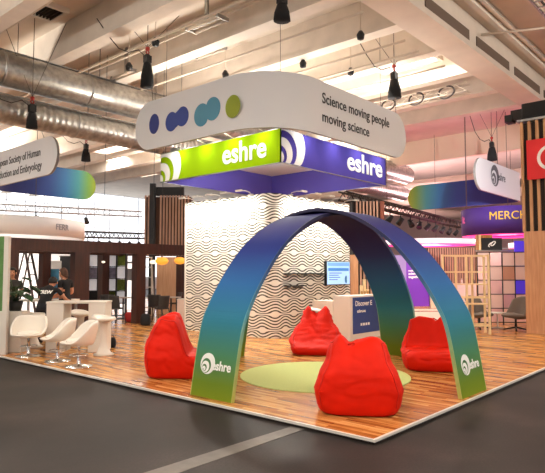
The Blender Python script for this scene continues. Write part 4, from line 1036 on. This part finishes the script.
# far dark booths closing the view under the pink ceiling
for q, (px, d, w_, h_, m_, lb) in enumerate(((395, 34, 4.5, 2.6, mat('plum_wall', '#7a5a66', .7), 'plain plum coloured booth wall far behind the purple booth'), (452, 36, 4.5, 2.9, mat('umber_wall', '#6a4a3c', .7), 'umber booth wall far behind the slat wall'), (505, 33, 4.5, 3.0, mat('rose_wall', '#b07f78', .7), 'rose booth wall far behind the grid divider'), (362, 38, 3.5, 2.7, mat('cream_wall', '#cbb8a2', .7), 'cream booth wall far behind the tower corner'))):
    o = thing('booth_wall', lb, 'wall panel', spot(px, d, 0), FACE)
    MB().box(-w_/2, w_/2, 0, .12, 0, h_).build('panel', m_, o, world=False); MB().box(-w_/2, w_/2, -.03, .15, h_, h_+.08).build('top_rail', M_steel, o, world=False)
    for s in (-1, 1): MB().box(s*w_/2-.05, s*w_/2+.05, -.3, .3, 0, .06).build('foot', M_steel, o, world=False)
tr = struct('ceiling_duct', MB().tube([(27, 20, 6.2), (45, 13, 6.2)], .35, 20), M_pipe, 'pinkish duct below the far ceiling')
tr = struct('ceiling_duct.001', MB().tube([(28, 3, 7.2), (28, 40, 7.2)], .3, 16).tube([(34, 3, 7.0), (34, 40, 7.0)], .3, 16), M_pipe, 'pinkish ducts across the far ceiling')

# ================================================================== LEFT BACKGROUND
drum = thing('round_hanging_sign', 'huge white ring sign hanging over the bright booth at left', 'hanging sign', spot(-4, 25, 3.2))
cc = spot(-4, 25, 0)
MB().lathe([(3.7, 3.15), (3.7, 3.9), (3.6, 3.9), (3.6, 3.15), (3.7, 3.15)], (cc.x, cc.y, 0), 80).build('fabric_ring', mat('ring_white', '#f2f0ee', .7), drum); dr_ = drum.children[0]; sub(dr_, drum)
text_mesh('FERR', .34, cyl_map(cc, 3.7, TH+PI+1.08, 3.42), bold=.004, extrude=.01).build('sign_lettering', mat('pale_grey_print', '#a9abb2', .6), dr_)
for a in (.5, 2.6, 4.7): MB().tube([(cc.x+3.65*math.cos(a), cc.y+3.65*math.sin(a), 3.9), (cc.x+3.65*math.cos(a), cc.y+3.65*math.sin(a), 9)], .012, 5).build('suspension_wire', M_wire, drum)
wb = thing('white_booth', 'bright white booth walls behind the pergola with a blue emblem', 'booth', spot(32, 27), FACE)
bwl = MB().box(-3.0, 2.2, 0, .15, 0, 3.12).build('wall', mat('booth_white', '#f4f4f4', .6, emit=.5), wb, world=False); sub(bwl, wb)  # glow put into the wall colour to keep it bright
WBM = ROOTM[wb.name]
MB().prism([(0, 0), (.5, -.02), (.02, .42)], lambda a, b, t: WBM @ Vector((a+.02, -.005-t, b+2.72)), 0, .01).build('blue_emblem', mat('clear_blue', '#3f78d8', .5), bwl)
MB().box(.62, .66, -.03, 0, 0, 3.1).build('wall_joint', M_steel, bwl, world=False)
bl = thing('blue_poster', 'light blue poster on the white booth seen between pergola posts', 'poster', spot(54, 18.6), FACE)
MB().box(-.20, .17, 0, .04, .75, 1.72).build('print', mat('sky_poster', '#4fa6d8', .5, noise_amt=.3, nscale=5), bl, world=False); MB().box(-.22, .19, -.01, 0, .72, .75).build('rail', M_steel, bl, world=False); MB().box(-.02, .02, .04, .08, 0, 1.7).box(-.2, .2, .0, .2, 0, .02).build('stand', M_steel, bl, world=False)
wr = thing('white_rollup', 'white banner panel left of the dark grey panel behind the pergola', 'banner', spot(52, 19.4), FACE)
MB().box(-.30, .32, 0, .04, .05, 2.0).build('print', mat('banner_white', '#f4f4f2', .6), wr, world=False); MB().box(-.32, .34, -.08, .1, 0, .06).build('base', M_steel, wr, world=False)
dg_ = thing('grey_panel', 'dark grey display panel behind the people at the left', 'panel', spot(68, 19.6), FACE)
MB().box(-.28, .34, 0, .06, .0, 2.15).build('board', mat('dark_grey_panel', '#3a3d42', .7), dg_, world=False); MB().box(-.30, .36, -.02, .08, 2.15, 2.19).build('top_rail', M_steel, dg_, world=False)
wl = thing('glowing_panel', 'bright white glowing panel behind the dark ladder at left', 'panel', spot(30, 19.6), FACE)
MB().box(-.45, .48, 0, .06, .05, 2.32).build('board', mat('glowing_white_panel', '#fdf7f2', .6, emit=1.1), wl, world=False); MB().box(-.47, .5, -.02, .08, 2.32, 2.36).build('top_rail', M_steel, wl, world=False)  # board colour carries a glow that keeps it white
def ladder(label, loc, rz, h, m, sp=.5):
    l = thing('step_ladder', label, 'ladder', loc, rz, 'ladders behind the pergola')
    for s in (-1, 1):
        b = MB(); b.bar((s*.22, -sp/2, 0), (s*.14, 0, h), .035, .07); b.build('rail', m, l, world=False)
        b = MB(); b.bar((s*.22, sp/2, 0), (s*.14, .03, h), .03, .04); b.build('rail', m, l, world=False)
    for q in range(1, 6):
        t = q/6; x = .22-.08*t; MB().box(-x, x, -sp/2*(1-t)-.05, -sp/2*(1-t)+.05, h*t-.015, h*t+.015).build('step', m, l, world=False)
    MB().box(-.17, .17, -.1, .12, h-.03, h+.02).build('top_step', m, l, world=False)
ladder('dark step ladder in front of the bright white panel', spot(28, 18.4), FACE+1.35, 2.3, mat('dark_alu', '#4a3a38', .5), 1.1)
ladder('white step ladder beside the right pergola post', spot(147.5, 20.6), FACE+.35, 2.15, mat('white_alu', '#d8d4cc', .5), .6)
# display grid with white and green panels
dgp = thing('grid_shelf', 'dark metal grid divider with white and green panels behind the pergola', 'room divider', spot(108, 20.5), FACE)
cw, ch_ = .335, .44
for q in range(5): MB().box(-.67+cw*q-.015, -.67+cw*q+.015, -.12, .12, 0, 2.28).build('upright', M_black, dgp, world=False)
for q in range(6): MB().box(-.67, -.67+4*cw, -.12, .12, .06+ch_*q-.014, .06+ch_*q+.014).build('rail', M_black, dgp, world=False)
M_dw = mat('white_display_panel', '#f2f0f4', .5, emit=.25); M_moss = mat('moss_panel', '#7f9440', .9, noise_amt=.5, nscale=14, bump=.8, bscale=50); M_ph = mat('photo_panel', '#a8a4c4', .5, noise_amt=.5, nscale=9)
cells = {(0, 4): M_dw, (0, 3): M_ph, (0, 2): M_dw, (0, 1): M_black, (2, 4): M_dw, (3, 4): M_moss, (2, 3): M_ph, (3, 3): M_dw, (2, 2): M_dw, (3, 2): M_moss, (2, 1): M_moss, (3, 1): M_dw, (1, 4): M_dw, (1, 2): M_dw, (1, 1): M_ph}
for (a, b), m in cells.items():
    MB().box(-.67+cw*a+.02, -.67+cw*(a+1)-.02, -.01, .01, .08+ch_*b, .04+ch_*(b+1)).build('panel', m, dgp, world=False)
bg = thing('glowing_panel', 'bright white booth panel right of the white and green grid', 'panel', spot(131, 22), FACE)
MB().box(-.42, .45, 0, .06, .0, 2.5).build('board', mat('glowing_white_panel', '#fdf7f2', .6, emit=1.1), bg, world=False); MB().box(-.1, .1, -.12, 0, 1.3, 1.75).box(-.25, .05, -.1, 0, 1.95, 2.02).build('fixtures', mat('grey_fixture', '#77777a', .5), bg, world=False)  # this board has the same glow in its colour
# chairs and tables beyond the pergola
M_dk = mat('dark_grey_shell', '#3c3836', .6)
def cafe_chair(label, loc, rz):
    c = thing('cafe_chair', label, 'chair', loc, rz, 'dark chairs beyond the pergola')
    b = MB(); b.grid(lambda u, v: Vector((.24*(2*u-1), .20-.15*abs(2*u-1)**2+.06*v, .46+.40*v)), 14, 8)
    o = b.build('backrest', M_dk, c, world=False); o.modifiers.new('thickness', 'SOLIDIFY').thickness = .03
    s_ = MB(); s_.grid(lambda u, v: Vector((.25*math.cos(2*PI*u)*math.sin(PI*v)**.4, .24*math.sin(2*PI*u)*math.sin(PI*v)**.4, .45+.03*math.cos(PI*v))), 20, 8, closed_u=True); s_.build('seat', M_dk, c, world=False)
    for sx in (-1, 1):
        for sy in (-1, 1): MB().tube([(sx*.15, sy*.14, .44), (sx*.23, sy*.22, 0)], .013, 6).build('leg', M_dk, c, world=False)
    return c
k0 = cafe_chair('dark cafe chair left of the red bag beyond the pergola', spot(117, 18.4), FACE+2.6)
dup(k0, spot(109, 19.2), FACE+.6, 'dark cafe chair farther back, in front of the white and green grid')
dup(k0, spot(156, 19.3), FACE+2.9, 'dark cafe chair beside the white step ladder')
dup(k0, spot(162.5, 18.4), FACE-2.2, 'dark cafe chair in the middle under the orange lamps')
dup(k0, spot(176, 21.4), FACE-1.5, 'dark cafe chair behind the small table under the orange lamps')
def cafe_table(label, loc):
    t = thing('cafe_table', label, 'table', loc, 0, 'small round tables beyond the pergola')
    MB().lathe([(0, .72), (.35, .72), (.35, .745), (0, .745)], n=28).build('tabletop', mat('pale_tabletop', '#cfc4b8', .5), t, world=False); MB().lathe([(0, 0), (.22, 0), (.22, .015), (.03, .03), (.03, .72), (0, .72)], n=20).build('pedestal', M_dk, t, world=False)
    return t
ta = cafe_table('small round table under the orange lamps', spot(171.5, 20.0)); dup(ta, spot(124, 19.8), 0, 'small round table behind the red bag')
def bag_(name, label, loc, sz, m, cat):
    b = thing(name, label, cat, loc, FACE)
    mb = MB(); mb.grid(lambda u, v: Vector((sz*.5*math.copysign(abs(math.cos(2*PI*u))**.7, math.cos(2*PI*u))*math.sin(PI*v)**.4*(1-.15*(math.cos(PI*v)+1)/2), sz*.32*math.sin(2*PI*u)*math.sin(PI*v)**.4, sz*.5*(1+math.cos(PI*v)))), 24, 12, closed_u=True)
    mb.build('body', m, b, world=False)
    MB().tube([(-.1*sz/.4, 0, sz*.95), (-.07*sz/.4, 0, sz*1.2), (.07*sz/.4, 0, sz*1.2), (.1*sz/.4, 0, sz*.95)], .012, 6).build('handle', m, b, world=False)
bag_('backpack', 'dark backpack on the floor by the right pergola post', spot(146.5, 17.3), .36, M_blackfab, 'bag')
bag_('shopping_bag', 'red bag standing among the chairs beyond the pergola', spot(130, 18.6), .32, mat('red_bag', '#c02a2a', .6), 'bag')
bag_('handbag', 'small dark bag on the floor right of the bar table', spot(113, 12.3), .22, M_blackfab, 'bag')
# pendant lamps
M_orange = mat('orange_shade', '#f0a53c', .5, emit=.9, emit_hex='#f5a83a'); M_wlamp = mat('white_glow_shade', '#fff0d8', .5, emit=1.2)
def pendant(label, px, d, z, r, m):
    p = spot(px, d, z); l = thing('pendant_lamp', label, 'lamp', p, 0, 'pendant lamps over the cafe tables')
    b = MB(); blob(b, (0, 0, 0), (r, r, r*.62), 24); b.build('shade', m, l, world=False)
    MB().tube([(0, 0, r*.6), (0, 0, 9-z)], .008, 5).build('cord', M_black, l, world=False); MB().lathe([(0, r*.55), (.03, r*.56), (.03, r*.75), (0, r*.76)], n=10).build('socket', M_black, l, world=False)
pendant('larger left orange pendant lamp', 162, 18.6, 2.03, .21, M_orange); pendant('orange pendant lamp touching the tower edge', 180, 18.6, 2.04, .19, M_orange)
pendant('small white pendant lamp left of the orange ones', 153, 18.8, 2.0, .11, M_wlamp); pendant('small white pendant lamp over the white and green grid', 103.5, 18.8, 2.0, .06, M_wlamp)
lb_ = thing('low_cabinet', 'low pinkish white cabinet against the left side of the tower', 'cabinet', spot(181.5, 17.0), FACE)
MB().box(-.1, .2, -.1, .3, 0, .80).build('body', mat('blush_white', '#e8d3c6', .5), lb_, world=False); MB().box(-.11, .21, -.11, .31, .80, .82).build('top', M_white, lb_, world=False)

# added spotlights that brighten the booths behind
def added_hung_spot(loc, to, e, c, label, ang=75):
    l = thing('added_hung_spotlight', label, 'spotlight', loc, 0, 'added spotlights over the booths')
    d = (Vector(to)-Vector(loc)).normalized(); q = d.to_track_quat('-Z', 'Y').to_matrix().to_4x4()
    b = MB(); b.lathe([(0, .28), (.07, .26), (.10, .12), (.11, 0), (.09, 0), (.085, .03), (0, .04)], n=16); b.v = [q @ v for v in b.v]; b.build('can', M_black, l, world=False)
    MB().tube([(0, 0, .1), (0, 0, 9-loc[2])], .012, 5).build('hanger', M_wire, l, world=False)
    spot_lamp(Vector(loc)+d*.03, to, e, c, ang, .06)
def added_column_spot(loc, to, e, c, label, ang=70):  # added lamps that brighten the divider, frame, booth and sign
    l = thing('added_column_spotlight', label, 'spotlight', loc, 0, 'added spotlights on top of the right slatted column')
    d = (Vector(to)-Vector(loc)).normalized(); q = d.to_track_quat('-Z', 'Y').to_matrix().to_4x4()
    b = MB(); b.lathe([(0, .2), (.06, .19), (.09, .1), (.10, 0), (.08, 0), (.075, .03), (0, .04)], n=16); b.v = [q @ v for v in b.v]; b.build('can', M_black, l, world=False)
    MB().box(-.02, .02, -.02, .02, 5.78-loc[2], 0).build('bracket', M_black, l, world=False)
    spot_lamp(Vector(loc)+d*.06, to, e, c, ang, .06)
added_column_spot((12.3, 1.95, 6.0), spot(500, 17.4, .9), 4200, (1, .86, .82), 'added black spotlight on the column top aimed at the grid divider', 95)
added_column_spot((12.0, 1.8, 6.0), spot(466, 15, .9), 1800, (1, .86, .76), 'added black spotlight on the column top aimed at the pine frame')
added_column_spot((12.5, 1.6, 6.0), spot(405, 19, 1.2), 1300, (1, .9, .95), 'added black spotlight on the column top aimed at the purple booth')
gp_ = spot(500, 25.5, 5.2); added_hung_spot(gp_, spot(455, 31, 1.2), 1300, (1, .82, .75), 'added black spotlight hung over the distant slat wall')

added_column_spot((11.6, 1.9, 6.0), (23.0, 8.6, 5.6), 2600, (.95, .97, 1), 'added black spotlight on the column top aimed at the gradient sign leg at right', 40)

# added uplights, out of view, that brighten the hall ceiling
def added_uplight(loc, label, e, hang=True):
    x, y, z = loc; l = thing('added_uplight', label, 'spotlight', loc, 0, 'added uplights washing the hall ceiling')
    MB().box(x-.35, x+.35, y-.22, y+.22, z-.14, z).build('housing', M_steel, l)
    if hang:
        for s in (-1, 1): MB().tube([(x+s*.3, y, z), (x+s*.3, y, 9)], .01, 5).build('hanger', M_wire, l)
    else: MB().box(x-.05, x+.05, y-.05, y+.05, RZ1+.012, z-.14).build('bracket', M_steel, l)
    ld = bpy.data.lights.new('added_uplight_glow', 'AREA'); ld.shape = 'RECTANGLE'; ld.size = .6; ld.size_y = .36; ld.energy = e; ld.color = (1, .91, .8)
    lo = bpy.data.objects.new('added_uplight_glow', ld); COL.objects.link(lo); lo.location = (x, y, z+.02); lo.rotation_euler = (PI, 0, 0)
for q, (x, y) in enumerate(((6.2, RY1-.05), (9.4, RY1-.05), (RX1-.05, 9.0), (RX1-.05, 6.6))):
    added_uplight((x, y, 5.4), 'added fill light on the top edge of the header, hidden behind the dotted sign', UP*.4, False)
for x, y in ((-6, 1), (-4, 8), (-1, 15), (0, -7), (8, -3.5), (15, -4)):
    added_uplight((x, y, 6.6), 'added fill light over the aisle', UP*1.6)
for x, y in ((14.5, 21), (21, 14.5), (6.5, 26.5)):
    added_uplight((x, y, 6.9), 'added fill light deeper in the hall', UP*1.2)

# ================================================================== PEOPLE
M_skin = mat('skin', '#c58a6a', .55); M_tee = mat('black_tshirt', '#141417', .9, bump=.2, bscale=60); M_trouser = mat('dark_trousers', '#1c1d24', .9); M_shoe = mat('black_shoes', '#101010', .6)
M_hair = mat('dark_hair', '#1d1512', .7); M_hair2 = mat('brown_hair', '#4a2d1c', .7); M_cream = mat('cream_print_top', '#b9a894', .9, noise_amt=.5, nscale=18)
def person(label, loc, rz, shirt, hair, pose, hair_len=0, scale=1.0):
    """one continuous skinned figure facing local -y"""
    root = thing('person', label, 'person', loc, rz, None)
    V = []; E = []; R = []; G = []
    def v(p, r, g, par=None):
        V.append(Vector(p)*scale); R.append(r*scale); G.append(g)
        if par is not None: E.append((par, len(V)-1))
        return len(V)-1
    J = pose
    pel = v(J['pelvis'], (.155, .115), 2) if False else None
    def vv(p, rx, ry, g, par=None):
        V.append(Vector(p)*scale); R.append((rx*scale, ry*scale)); G.append(g)
        if par is not None: E.append((par, len(V)-1))
        return len(V)-1
    P = Vector(J['pelvis']); N = Vector(J['neck']); 
    pel = vv(P, .16, .115, 2); wai = vv(P.lerp(N, .35), .135, .10, 1, pel); che = vv(P.lerp(N, .75), .165, .115, 1, wai)
    nk = vv(N, .065, .06, 1, che); Hd = Vector(J['head'])
    nk2 = vv(N.lerp(Hd, .45), .055, .055, 0, nk); jaw = vv(N.lerp(Hd, .75)+Vector(J.get('face', (0, -.02, 0))), .072, .078, 0, nk2)
    mid = vv(Hd+Vector((0, 0, .02)), .078, .092, 0, jaw); top = vv(Hd+Vector((0, .005, .10)), .06, .07, 0, mid)
    for s, k in ((-1, 'L'), (1, 'R')):
        sh = vv(Vector(J['sh'+k]), .062, .062, 1, che); el = vv(Vector(J['el'+k]), .043, .043, 0, vv(Vector(J['sh'+k]).lerp(Vector(J['el'+k]), .55), .05, .05, 1, sh)); wr_ = vv(Vector(J['wr'+k]), .028, .024, 0, el)
        d = (Vector(J['wr'+k])-Vector(J['el'+k])).normalized(); side = d.cross(ZUP); side = side.normalized() if side.length > .1 else Vector((1, 0, 0)); nn = side.cross(d)
        W0 = Vector(J['wr'+k]); palm = vv(W0+d*.07, .038, .018, 0, wr_)
        for q, (off, L) in enumerate(((-.03, .065), (-.01, .078), (.01, .072), (.028, .055))):
            f1 = vv(W0+d*(.10+L*.35)+side*off, .009, .009, 0, palm); vv(W0+d*(.10+L)+side*off*1.1-nn*.02, .008, .008, 0, f1)
        t1 = vv(W0+d*.06-side*.045*s, .011, .011, 0, palm); vv(W0+d*.10-side*.06*s, .009, .009, 0, t1)
        hp = vv(Vector(J['hip'+k]), .095, .095, 2, pel); kn_ = vv(Vector(J['kn'+k]), .062, .062, 2, hp); an = vv(Vector(J['an'+k]), .042, .042, 2, kn_)
        td = Vector(J.get('toe'+k, (0, -1, 0))); vv(Vector(J['an'+k])+td*.15+Vector((0, 0, -.045)), .045, .03, 3, an)
    me = bpy.data.meshes.new('body'); me.from_pydata([tuple(p) for p in V], E, [])
    o = bpy.data.objects.new('body', me); COL.objects.link(o)
    o.modifiers.new('skin', 'SKIN'); o.modifiers.new('sub', 'SUBSURF').levels = 2
    for i, r in enumerate(R): me.skin_vertices[0].data[i].radius = r; me.skin_vertices[0].data[i].use_root = (i == 0)
    dg = bpy.context.evaluated_depsgraph_get(); m2 = bpy.data.meshes.new_from_object(o.evaluated_get(dg))
    bpy.data.objects.remove(o); m2.name = 'body'
    m2.materials.clear()
    for m in (M_skin, shirt, M_trouser, M_shoe): m2.materials.append(m)
    segs = [(V[a], V[b], G[b]) for a, b in E]
    for p in m2.polygons:
        c = p.center; best = (9, 0)
        for a, b, g in segs:
            ab = b-a; t = max(0, min(1, (c-a).dot(ab)/max(1e-9, ab.dot(ab)))); dd = (a+ab*t-c).length
            if dd < best[0]: best = (dd, g)
        p.material_index = best[1]; p.use_smooth = True
    fo = Vector(J.get('facedir', (0, -1, 0))); Hc = (Hd+Vector((0, 0, .01)))*scale
    for vx in m2.vertices:                                     # nose and eye sockets
        d = vx.co-Hc
        if d.dot(fo) > .05:
            sx = d-fo*d.dot(fo)
            vx.co += fo*.022*math.exp(-(sx.length/.02)**2)
    b = bpy.data.objects.new('body', m2); COL.objects.link(b); b.parent = root
    h = MB(); hd = Hc + Vector((0, .012, .035))
    for_ = fo
    def hp_(u, v_):
        a = 2*PI*u; d = Vector((math.cos(a)*math.sin(PI*v_*.62), math.sin(a)*math.sin(PI*v_*.62), math.cos(PI*v_*.62)))
        k = 1.0
        if d.dot(for_) > .25: d = Vector((d.x, d.y, max(d.z, .42)))
        low = -hair_len*v_*max(0, -d.dot(for_)+.3)
        return hd + Vector((d.x*.098, d.y*.112, d.z*.112+low))*1.0 - for_*.012
    h.grid(hp_, 24, 12, closed_u=True); ho = h.build('hair', hair, root, world=False); ho.modifiers.new('thickness', 'SOLIDIFY').thickness = .012
    sd2 = fo.cross(ZUP)
    for s in (-1, 1):
        e = MB(); blob(e, Hc+fo*.088+sd2*.03*s+Vector((0, 0, .018)), .011, 8); e.build('eye', M_black, root, world=False)
        e = MB(); blob(e, Hc+sd2*.088*s-fo*.0, (.014, .024, .034), 8); e.build('ear', M_skin, root, world=False)
    e = MB(); blob(e, Hc+fo*.083-Vector((0, 0, .055)), (.024, .012, .007), 8); e.build('mouth', mat('lip', '#8e4f44', .5), root, world=False)
    return root, b
stand = dict(pelvis=(0, 0, .95), neck=(0, .01, 1.46), head=(0, -.02, 1.60), shL=(-.19, 0, 1.40), shR=(.19, 0, 1.40), elL=(-.24, .02, 1.11), elR=(.24, .02, 1.11), wrL=(-.2, -.18, .98), wrR=(.2, -.18, .98),
             hipL=(-.1, 0, .9), hipR=(.1, 0, .9), knL=(-.1, -.02, .5), knR=(.1, -.02, .5), anL=(-.1, .02, .08), anR=(.1, .02, .08))
# leaning over a table with the back to the camera
lean = dict(stand); lean.update(pelvis=(0, .12, .86), neck=(0, -.20, 1.28), head=(-.02, -.30, 1.36), shL=(-.20, -.14, 1.22), shR=(.20, -.14, 1.22), elL=(-.34, -.25, 1.0), elR=(.28, -.3, .98), wrL=(-.30, -.48, .96), wrR=(.22, -.52, .95),
            hipL=(-.1, .12, .82), hipR=(.1, .12, .82), knL=(-.1, .02, .45), knR=(.1, .02, .45), anL=(-.1, .08, .08), anR=(.1, .08, .08))
pp2, bd = person('person in a black t-shirt with white back lettering, leaning away from us', spot(47, 13.0), FACE+PI-.1, M_tee, M_hair, lean)
PB = ROOTM[pp2.name]; sub(bd, pp2)
# lettering sits on the shirt's back
back = lambda a, b, t: PB @ Vector((-a, -.035-.40*b+ .012 + (.0 if True else 0) + .14 + t*.3, 1.165+.9*b))
dgp_ = bd.data
from mathutils.bvhtree import BVHTree
bvh = BVHTree.FromPolygons([v.co.copy() for v in dgp_.vertices], [tuple(p.vertices) for p in dgp_.polygons])
def on_back(a, b, t):
    o = Vector((-a, .9, 1.13+b)); hit = bvh.ray_cast(o, Vector((0, -1, 0)))
    y = hit[0].y if hit[0] is not None else .1
    return PB @ Vector((-a, y+.006+t, 1.13+b))
text_mesh('CREW', .105, lambda a, b, t: on_back(a-.155, b, t), bold=.004, extrude=.006, sx=1.0).build('shirt_lettering', M_letters_white, bd)
st2 = dict(stand); st2.update(head=(.03, -.05, 1.575), neck=(0, -.01, 1.44), face=(.01, -.03, -.01), wrL=(-.12, -.3, 1.02), wrR=(.1, -.3, 1.02))
person('person in a black top standing at the right of the pair, head turned down', spot(66, 13.7), FACE-1.9, M_tee, M_hair2, st2, .08)
person('person in a patterned top standing behind the leafy plant', spot(12.5, 13.4), FACE+.5, mat('charcoal_print_top', '#3a3632', .9, noise_amt=.6, nscale=18), M_hair, dict(stand, wrL=(-.12, -.28, 1.1), wrR=(.14, -.28, 1.08)), .03, .99)
# the table they work at
wt = thing('work_table', 'pale high table the black clad people lean on', 'table', spot(52, 14.2), FACE)
MB().box(-.75, .6, -.35, .35, .90, .94).build('tabletop', M_white, wt, world=False)
for sx in (-.68, .53):
    for sy in (-.28, .28): MB().box(sx-.025, sx+.025, sy-.025, sy+.025, 0, .90).build('leg', M_steel, wt, world=False)
